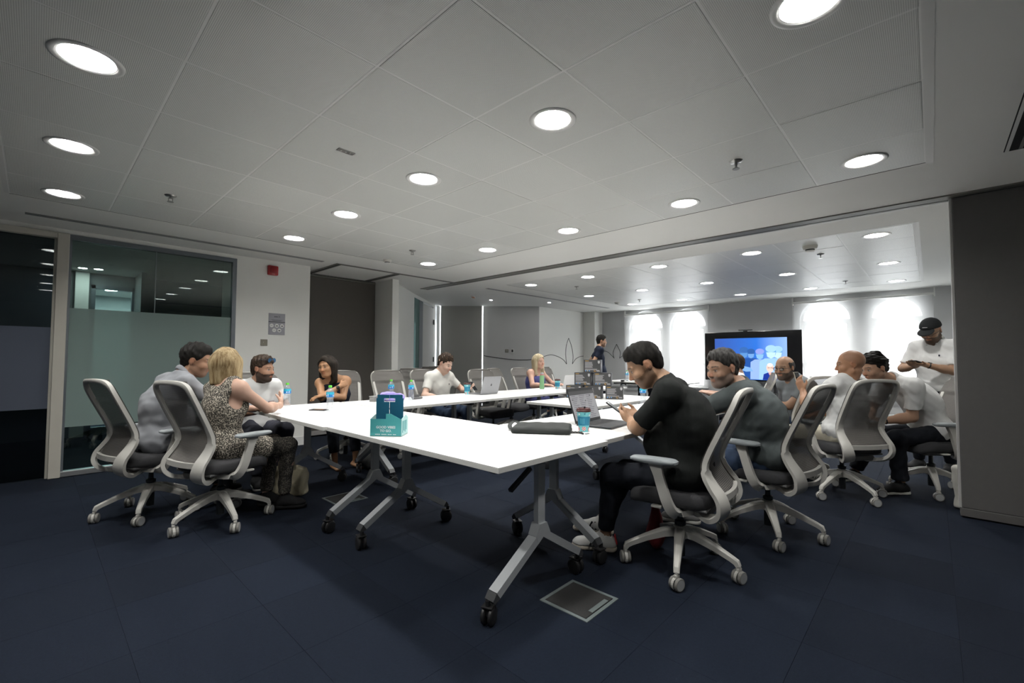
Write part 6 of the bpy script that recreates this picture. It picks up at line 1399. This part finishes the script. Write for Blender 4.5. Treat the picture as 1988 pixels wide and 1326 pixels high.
# ------------------------------------------------------------------ laptops
def laptop(name, label, x, y, rz, w, d, open_deg, shell, lid_m, screen_m, keys=True, logo=None):
    """hinge along local x at y = 0, keyboard towards -y"""
    t = thing('laptop', label, 'laptop', (x, y, ZT), math.radians(rz), 'laptops')
    MB().rbox(-w/2, w/2, -d, 0, 0.002, 0.015, 0.004).build('base', shell, t)
    if keys:
        kb = MB().rbox(-w*0.43, w*0.43, -d*0.56, -d*0.10, 0.0148, 0.0154, 0.0003).build('keyboard_well', M_BLACK, t)
        km = MB().rbox(-0.0078, 0.0078, -0.0078, 0.0078, 0, 0.0014, 0.0006).mesh('key', mat('laptop_key', (0.02, 0.02, 0.021), 0.5))
        for r in range(5):
            for c in range(14): link('key', km, kb, (-w*0.43+0.014+c*(w*0.86-0.028)/13, -d*0.15-r*0.0205, 0.0153))
        MB().rbox(-0.055, 0.055, -d*0.95, -d*0.62, 0.0149, 0.0153, 0.0002).build('trackpad', mat('trackpad', (0.05, 0.05, 0.052), 0.4), t)
    M = Matrix.Translation((0, 0.004, 0.012)) @ Matrix.Rotation(math.radians(-(open_deg-90)), 4, 'X')
    h = d*0.97
    lid = MB().rbox(-w/2, w/2, -0.003, 0.003, 0, h, 0.003, M).build('lid', lid_m, t)
    MB().box(-w/2+0.004, w/2-0.004, -0.0038, -0.003, 0.006, h-0.004).xform(M).build('bezel', M_BLACK, lid)
    sc_ = MB().box(-w/2+0.010, w/2-0.010, -0.0044, -0.0038, 0.020, h-0.024).xform(M).build('screen', screen_m, lid)
    if logo: MB().cyl((0, 0.0028, h*0.5), (0, 0.0034, h*0.5), 0.014, 18).rbox(-0.002, 0.006, 0.0029, 0.0034, h*0.5+0.014, h*0.5+0.022, 0.0002).xform(M).build('lid_logo', logo, lid)
    return t, lid, M, h
M_SPACE = mat('space_grey_metal', (0.045, 0.047, 0.052), 0.4, metal=0.5); M_SILVER = mat('silver_metal', (0.33, 0.335, 0.35), 0.35, metal=0.6)
lt, lid, LM, lh = laptop('laptop', 'open black laptop with a pale document on its screen', 2.785, 1.835, 5, 0.375, 0.262, 108, M_SPACE, M_SPACE, mat('laptop_page', (0.2, 0.2, 0.21), 0.3, emit=(0.62, 0.62, 0.66), estr=0.15))
q = MB()
for r in range(13):
    for c in range(3): q.box(-0.155+0.105*c, -0.155+0.105*c+0.05+0.04*((r*5+c*3) % 4)/4, -0.0050, -0.0046, 0.03+0.0135*r, 0.034+0.0135*r)
q.xform(LM).build('text_lines', mat('laptop_text', (0.08, 0.08, 0.09), 0.4, emit=(0.30, 0.30, 0.34), estr=0.12), lid)
q = MB(); q.box(-0.178, 0.178, -0.0050, -0.0046, lh-0.052, lh-0.024)
for a, b_ in ((-0.16, 0.165), (0.02, 0.150), (0.10, 0.185)): q.box(a, a+0.018, -0.0052, -0.0046, b_, b_+0.007)
q.xform(LM).build('toolbar', mat('laptop_toolbar', (0.03, 0.03, 0.03), 0.4, emit=(0.05, 0.05, 0.055), estr=0.42), lid)
laptop('laptop', 'open silver laptop with its lid towards us, beside the young man', 4.10, 4.255, 185, 0.345, 0.24, 106, M_SILVER, M_SILVER, mat('screen_dim', (0.1, 0.1, 0.1), 0.3, emit=(0.3, 0.32, 0.36), estr=0.6), logo=mat('lid_logo', (0.06, 0.06, 0.065), 0.3, metal=0.5))
laptop('laptop', 'open white laptop seen edge-on beside the black boxes', 5.83, 4.15, 148, 0.34, 0.24, 118, mat('white_shell', (0.72, 0.72, 0.73), 0.4), mat('white_shell', (0.72, 0.72, 0.73), 0.4), mat('white_page', (0.8, 0.8, 0.8), 0.3, emit=(0.9, 0.92, 0.95), estr=0.7))
laptop('laptop', 'open grey laptop on the far table before the window', 9.10, 4.72, 78, 0.36, 0.25, 100, M_SPACE, mat('grey_lid', (0.16, 0.16, 0.165), 0.4, metal=0.4), mat('screen_dim', (0.1, 0.1, 0.1), 0.3, emit=(0.3, 0.32, 0.36), estr=0.6), keys=False)
cd_ = thing('cable', 'black charging cable looping off the far table', 'cable', (8.5, 4.75, 0))
MB().tube(sm_curve([(0.3,0.05,0.765),(0.04,0.05,0.78),(-0.02,0.05,0.70),(-0.05,0.10,0.45),(0.0,0.25,0.12),(0.05,0.4,0.01)], 8), 0.006, 6).build('cable_run', M_BLACK, cd_)
MB().rbox(0.02, 0.09, 0.02, 0.08, 0.757, 0.785, 0.006).build('plug', M_BLACK, cd_)

# ------------------------------------------------------------------ stacked black product boxes
M_BOX = mat('box_dark_grey', (0.045, 0.046, 0.048), 0.5); M_BOXS = mat('box_side', (0.085, 0.085, 0.088), 0.5); M_BLUEI = mat('icon_blue', (0.12, 0.35, 0.72), 0.5); M_GOLD = mat('gold_print', (0.62, 0.36, 0.06), 0.4); M_GREYP = mat('grey_print', (0.40, 0.40, 0.41), 0.6)
def pbox(x, y, z, rz, label):
    t = thing('product_box', label, 'box', (x, y, z), math.radians(rz), 'stacked black boxes')
    w, d, h = 0.20, 0.13, 0.153
    MB().rbox(-w/2, w/2, -d/2, d/2, 0.0, h, 0.0015).build('carton', M_BOX, t); y0 = -d/2-0.0006
    q = MB(); rnd = random.Random(int(x*1000+z*77))
    for r in range(7): q.box(-w*0.42, -w*0.42+w*(0.42+0.14*rnd.random()), y0, y0+0.0006, h*0.80-0.0105*r-0.0022, h*0.80-0.0105*r+0.0022)
    for r in range(2): q.box(-w*0.42, -w*0.42+w*(0.66+0.06*rnd.random()), y0, y0+0.0006, h*0.80-0.0105*(r+7.6)-0.002, h*0.80-0.0105*(r+7.6)+0.002)
    q.build('text_lines', M_GREYP, t)
    MB().box(-w*0.42, -w*0.20, y0, y0+0.0006, h*0.885, h*0.915).build('heading', M_GOLD, t)
    for k in range(3): MB().cyl((-w*0.38+0.022*k, y0, h*0.14), (-w*0.38+0.022*k, y0+0.0006, h*0.14), 0.0065, 12).build('icon', M_BLUEI if k != 1 else M_GREYP, t)
    text('letter', 'G', 0.032, M_GOLD, t, frame_M((w*0.16, y0, h*0.14), (1,0,0), (0,0,1)))
    MB().box(w*0.26, w*0.44, y0, y0+0.0006, h*0.155, h*0.19).box(w*0.26, w*0.46, y0, y0+0.0006, h*0.095, h*0.13).build('brand_lines', M_GREYP, t)
    poly = [(w*0.34, h*0.92), (w*0.46, h*0.92), (w*0.46, h*0.76), (w*0.40, h*0.68), (w*0.34, h*0.76)]; n = 5
    MB().add([(a, y0, b_) for a, b_ in poly] + [(a, y0+0.0006, b_) for a, b_ in poly], [tuple(range(n)), tuple(range(9, 4, -1))] + [(i, (i+1) % n, n+(i+1) % n, n+i) for i in range(n)]).build('shield', M_GREYP, t)
    MB().box(w/2, w/2+0.0006, -d*0.42, d*0.42, h*0.05, h*0.95).build('side_print', M_BOXS, t)
    MB().add([(w/2+0.0012, -d*0.25, h*0.2), (w/2+0.0012, d*0.1, h*0.5), (w/2+0.0012, -d*0.1, h*0.85), (w/2+0.0012, -d*0.32, h*0.6)], [(0,1,2,3)]).build('side_swirl', M_GREYP, t)
DIRN = math.degrees(math.atan2(-0.9, 0.42))
pbox(4.49, 3.15, ZT, DIRN-14, 'black product box, bottom row left, half behind the laptop screen')
pbox(4.585, 2.955, ZT, DIRN-4, 'black product box, bottom row middle')
pbox(4.685, 2.735, ZT, DIRN+2, 'black product box, bottom row right')
pbox(4.54, 3.065, ZT+0.1535, DIRN-8, 'black product box, middle row left')
pbox(4.635, 2.86, ZT+0.1535, DIRN+1, 'black product box, middle row right')
pbox(4.585, 2.965, ZT+0.307, DIRN-3, 'black product box on top of the stack')

# ------------------------------------------------------------------ bags, phones and small things
M_SLV = mat('black_nylon', (0.010, 0.013, 0.012), 0.7, bump=0.3, bscale=300)
bg = thing('laptop_sleeve', 'flat black nylon laptop sleeve lying across the near tables', 'bag', (2.265, 1.85, ZT), math.radians(-57))
s = SDF(); s.box((0, 0, 0.019), (0.185, 0.14, 0.019), None, 0.018, 0.01); s.ell((0.03, 0.0, 0.030), (0.14, 0.11, 0.018), None, 0.03); s.noise(0.002, 30, 3); V, Q = s.mesh(0.006)
link('sleeve_body', npmesh('sleeve_body', V, Q, M_SLV, np.zeros(3)), bg)
MB().tube(sm_curve([(-0.165,-0.11,0.03),(0.0,-0.124,0.028),(0.165,-0.11,0.03)], 6), 0.003, 6).build('zip', M_BLACK, bg)
MB().sweep(sm_curve([(-0.15,0.06,0.03),(-0.20,0.09,0.045),(-0.22,0.03,0.03),(-0.20,-0.03,0.012),(-0.16,-0.04,0.03)], 6), [(-0.014,-0.002),(0.014,-0.002),(0.014,0.002),(-0.014,0.002)]).build('wrist_strap', M_SLV, bg)
MB().rbox(-0.175, -0.168, -0.115, -0.09, 0.002, 0.03, 0.002).build('zip_pull', M_CHROME, bg)
ky = thing('key_lanyard', 'dark beaded key lanyard lying beside the black sleeve', 'lanyard', (2.33, 1.63, ZT))
MB().tube(sm_curve([(-0.06,0.10,0.006),(-0.02,0.04,0.006),(0.02,0.0,0.006),(0.0,-0.05,0.006)], 8), 0.006, 6).build('cord', M_BLACK, ky)
for k in range(7): MB().lathe([(0.0,-0.007),(0.006,-0.004),(0.007,0),(0.006,0.004),(0.0,0.007)], (-0.04+0.011*k, 0.075-0.016*k, 0.009), 8).build('bead', mat('bead_grey', (0.12, 0.11, 0.10), 0.5), ky, True)
MB().rbox(0.015, 0.05, -0.065, -0.05, 0.002, 0.006, 0.001).build('key', M_CHROME, ky)
def phone(x, y, z, M3, label, m=M_BLACK):
    t = thing('phone', label, 'phone', (x, y, z)); t.matrix_world = Matrix.Translation((x, y, z)) @ M3
    MB().rbox(-0.037, 0.037, -0.075, 0.075, -0.004, 0.004, 0.003).build('case', m, t); MB().box(-0.034, 0.034, -0.071, 0.071, 0.004, 0.0046).build('glass', mat('phone_glass', (0.01, 0.012, 0.015), 0.1), t)
    for k in (0, 1): MB().cyl((-0.022, 0.058-0.02*k, -0.0058), (-0.022, 0.058-0.02*k, -0.004), 0.007, 10).build('camera_lens', M_GAP, t)
phone(1.75, 4.0, ZT+0.0045, Matrix.Rotation(math.radians(35), 4, 'Z'), 'black phone lying flat beside a water bottle on the left table')
phone(2.715, 1.575, 0.885, Matrix.Rotation(math.radians(20), 4, 'Z') @ Matrix.Rotation(math.radians(35), 4, 'X'), 'phone in the hands of the man in black tee')
phone(5.16, 0.97, 1.03, Matrix.Rotation(math.radians(-20), 4, 'Z') @ Matrix.Rotation(math.radians(75), 4, 'X'), 'pale phone held up by the bald man', mat('pale_phone', (0.5, 0.45, 0.36), 0.4))
phone(6.64, 0.12, 1.205, Matrix.Rotation(math.radians(60), 4, 'Z') @ Matrix.Rotation(math.radians(12), 4, 'X'), 'phone in the hands of the man in the cap')
phone(4.14, 4.61, 0.845, Matrix.Rotation(math.radians(10), 4, 'Z') @ Matrix.Rotation(math.radians(50), 4, 'X'), 'phone held by the young man in the off-white tee', mat('dark_phone', (0.02, 0.02, 0.022), 0.4))
pc = thing('pouch', 'lilac fabric pouch lying behind the turquoise carrier', 'pouch', (2.70, 4.34, ZT), math.radians(-40))
s = SDF(); s.box((0, 0, 0.04), (0.13, 0.07, 0.04), None, 0.035, 0.02); s.ell((-0.03, 0, 0.065), (0.08, 0.06, 0.035), None, 0.03); s.noise(0.006, 28, 11); s.cut((0, 0, 0.001), (0, 0, -1)); V, Q = s.mesh(0.006)
link('pouch_body', npmesh('pouch_body', V, Q, mat('lilac_cloth', (0.36, 0.31, 0.70), 0.8, bump=0.2), np.zeros(3)), pc)
MB().rbox(-0.05, -0.02, -0.082, -0.07, 0.02, 0.06, 0.003).rbox(0.04, 0.065, -0.082, -0.07, 0.02, 0.06, 0.003).build('grey_patch', mat('grey_patch', (0.35, 0.35, 0.36), 0.7), pc)
MB().tube(sm_curve([(-0.12,-0.06,0.07),(0,-0.075,0.085),(0.12,-0.06,0.07)], 6), 0.004, 6).build('zip', mat('lilac_zip', (0.22, 0.17, 0.5), 0.6), pc)
gc = thing('glasses_case', 'open grey glasses case beside the right-hand bottle', 'case', (3.03, 4.33, ZT), math.radians(15))
s = SDF(); s.ell((0, 0, 0.012), (0.085, 0.034, 0.028), None, 0.01); s.ell((0, 0, 0.03), (0.078, 0.028, 0.026), None, 0.005, '-'); s.cut((0,0,0.0005), (0,0,-1)); V, Q = s.mesh(0.004)
link('case_shell', npmesh('case_shell', V, Q, mat('grey_case', (0.12, 0.12, 0.12), 0.6), np.zeros(3)), gc)
MB().rbox(-0.07, 0.07, 0.026, 0.032, 0.012, 0.05, 0.003).build('case_lid', MATS['grey_case'], gc)
cc = thing('cap_box', 'small grey box peeping out left of the turquoise carrier', 'box', (2.53, 4.40, ZT), math.radians(20))
MB().rbox(-0.05, 0.05, -0.035, 0.035, 0, 0.05, 0.008).build('box_body', mat('grey_box', (0.22, 0.22, 0.215), 0.6), cc, 40); MB().rbox(-0.052, 0.052, -0.037, 0.037, 0.05, 0.06, 0.004).build('box_lid', mat('grey_box_lid', (0.28, 0.28, 0.27), 0.6), cc)
# tote bags
def tote(name, label, x, y, rz, w, h, d, col, seed, handle=True):
    t = thing('tote_bag', label, 'bag', (x, y, 0), math.radians(rz))
    s = SDF(); s.box((0, 0, h*0.5), (w/2, d/2, h*0.5), None, 0.03, 0.02); s.cone((-w/2+0.03, 0, h-0.03), (w/2-0.03, 0, h-0.03), 0.02, 0.02, 0.03); s.noise(0.008, 18, seed); s.noise(0.003, 50, seed+1)
    s.box((0, 0, h*0.62), (w/2-0.012, d/2-0.012, h*0.45), None, 0.02, 0.004, '-') if False else None
    s.cut((0, 0, 0.001), (0, 0, -1)); V, Q = s.mesh(0.009); link('bag_body', npmesh('bag_body', V, Q, col, np.zeros(3)), t)
    if handle: MB().sweep(sm_curve([(-w*0.22, -d*0.4, h-0.04), (-w*0.2, -d*0.5, h+0.05), (0.0, -d*0.62, h+0.09), (w*0.2, -d*0.5, h+0.05), (w*0.22, -d*0.4, h-0.04)], 6), [(-0.012,-0.002),(0.012,-0.002),(0.012,0.002),(-0.012,0.002)], [(0, -1, 0.2)]*25).build('bag_handle', col, t)
tote('tote_bag', 'cream tote bag slumped on the carpet under the left table', 1.60, 4.22, -48, 0.30, 0.25, 0.13, mat('cream_canvas', (0.42, 0.38, 0.27), 0.85, bump=0.3), 21)
tote('tote_bag', 'white tote bag standing behind the grey partition edge', 5.23, -0.19, 75, 0.20, 0.36, 0.09, mat('white_canvas', (0.50, 0.49, 0.45), 0.85, bump=0.3), 31, False)
bp = thing('backpack', 'black backpack on the floor below the bearded man in white', 'bag', (1.86, 5.35, 0), 0.4)
s = SDF(); s.box((0, 0, 0.22), (0.15, 0.10, 0.22), None, 0.06, 0.02); s.box((0, -0.10, 0.14), (0.11, 0.04, 0.11), None, 0.03, 0.03); s.noise(0.004, 25, 4); s.cut((0, 0, 0.001), (0, 0, -1)); V, Q = s.mesh(0.01)
link('pack_body', npmesh('pack_body', V, Q, M_SLV, np.zeros(3)), bp); MB().tube(sm_curve([(-0.04,0.0,0.43),(0,0.0,0.48),(0.04,0.0,0.43)], 6), 0.008, 6).build('carry_loop', M_SLV, bp)
rb = thing('drawstring_bag', 'dark red bag with white mark under the near office chair', 'bag', (2.80, 1.34, 0), 0.3)
s = SDF(); s.ell((0, 0, 0.10), (0.08, 0.06, 0.11), None, 0.03); s.cone((0, 0, 0.19), (0.01, 0, 0.24), 0.04, 0.025, 0.03); s.noise(0.006, 28, 14); s.cut((0, 0, 0.001), (0, 0, -1)); V, Q = s.mesh(0.008)
link('bag_body', npmesh('bag_body', V, Q, mat('dark_red_cloth', (0.16, 0.012, 0.016), 0.8), np.zeros(3)), rb); MB().bar((-0.060, -0.040, 0.11), (-0.02, -0.058, 0.17), 0.012, 0.006, (0,-1,0)).build('white_mark', M_PRINT, rb)
bk = thing('backpack', 'dark backpack slumped on the floor under the left row of tables', 'bag', (2.62, 4.62, 0), 0.9)
s = SDF(); s.ell((0, 0, 0.12), (0.20, 0.13, 0.13), None, 0.04); s.ell((0.12, 0.02, 0.16), (0.10, 0.08, 0.10), None, 0.05); s.noise(0.012, 20, 6); s.cut((0, 0, 0.001), (0, 0, -1)); V, Q = s.mesh(0.01)
link('pack_body', npmesh('pack_body', V, Q, mat('charcoal_nylon', (0.06, 0.062, 0.062), 0.7, bump=0.3), np.zeros(3)), bk); MB().sweep(sm_curve([(-0.15,-0.05,0.05),(-0.12,-0.12,0.16),(0.02,-0.14,0.20),(0.1,-0.1,0.1)], 6), [(-0.02,-0.004),(0.02,-0.004),(0.02,0.004),(-0.02,0.004)]).build('shoulder_strap', M_SLV, bk)
# downlights of the corridor behind the glass, and of the room across it
for x, y, lab in ((0.45, 9.15, 'small corridor light seen through the glass partition, left of two'), (0.62, 9.1, 'small corridor light seen through the glass partition, right of two'), (-0.55, 8.6, 'small corridor light seen through the dark glass door')):
    t = thing('corridor_light', lab, 'ceiling light', (x, y, CEIL)); MB().lathe([(0.05,-0.003),(0.07,-0.006),(0.075,0.0)], n=20).build('ring', M_RING, t, True); MB().lathe([(0.0005,-0.002),(0.05,-0.003)], n=20).build('lamp', mat('corridor_lamp', (1,1,1), 0.4, emit=(0.95, 1.0, 1.0), estr=90), t)
for k, (x, y) in enumerate(((1.0, 10.6), (2.0, 10.6), (1.0, 11.8), (2.0, 11.8))):
    t = thing('backroom_light', 'round light in the room across the corridor, %s of four' % ('near left', 'near right', 'far left', 'far right')[k], 'ceiling light', (x, y, CEIL)); MB().lathe([(0.09,-0.003),(0.11,-0.006),(0.115,0.0)], n=20).build('ring', M_RING, t, True); MB().lathe([(0.0005,-0.002),(0.09,-0.003)], n=20).build('lamp', mat('backroom_lamp', (1,1,1), 0.4, emit=(0.85, 0.95, 1.0), estr=420), t)
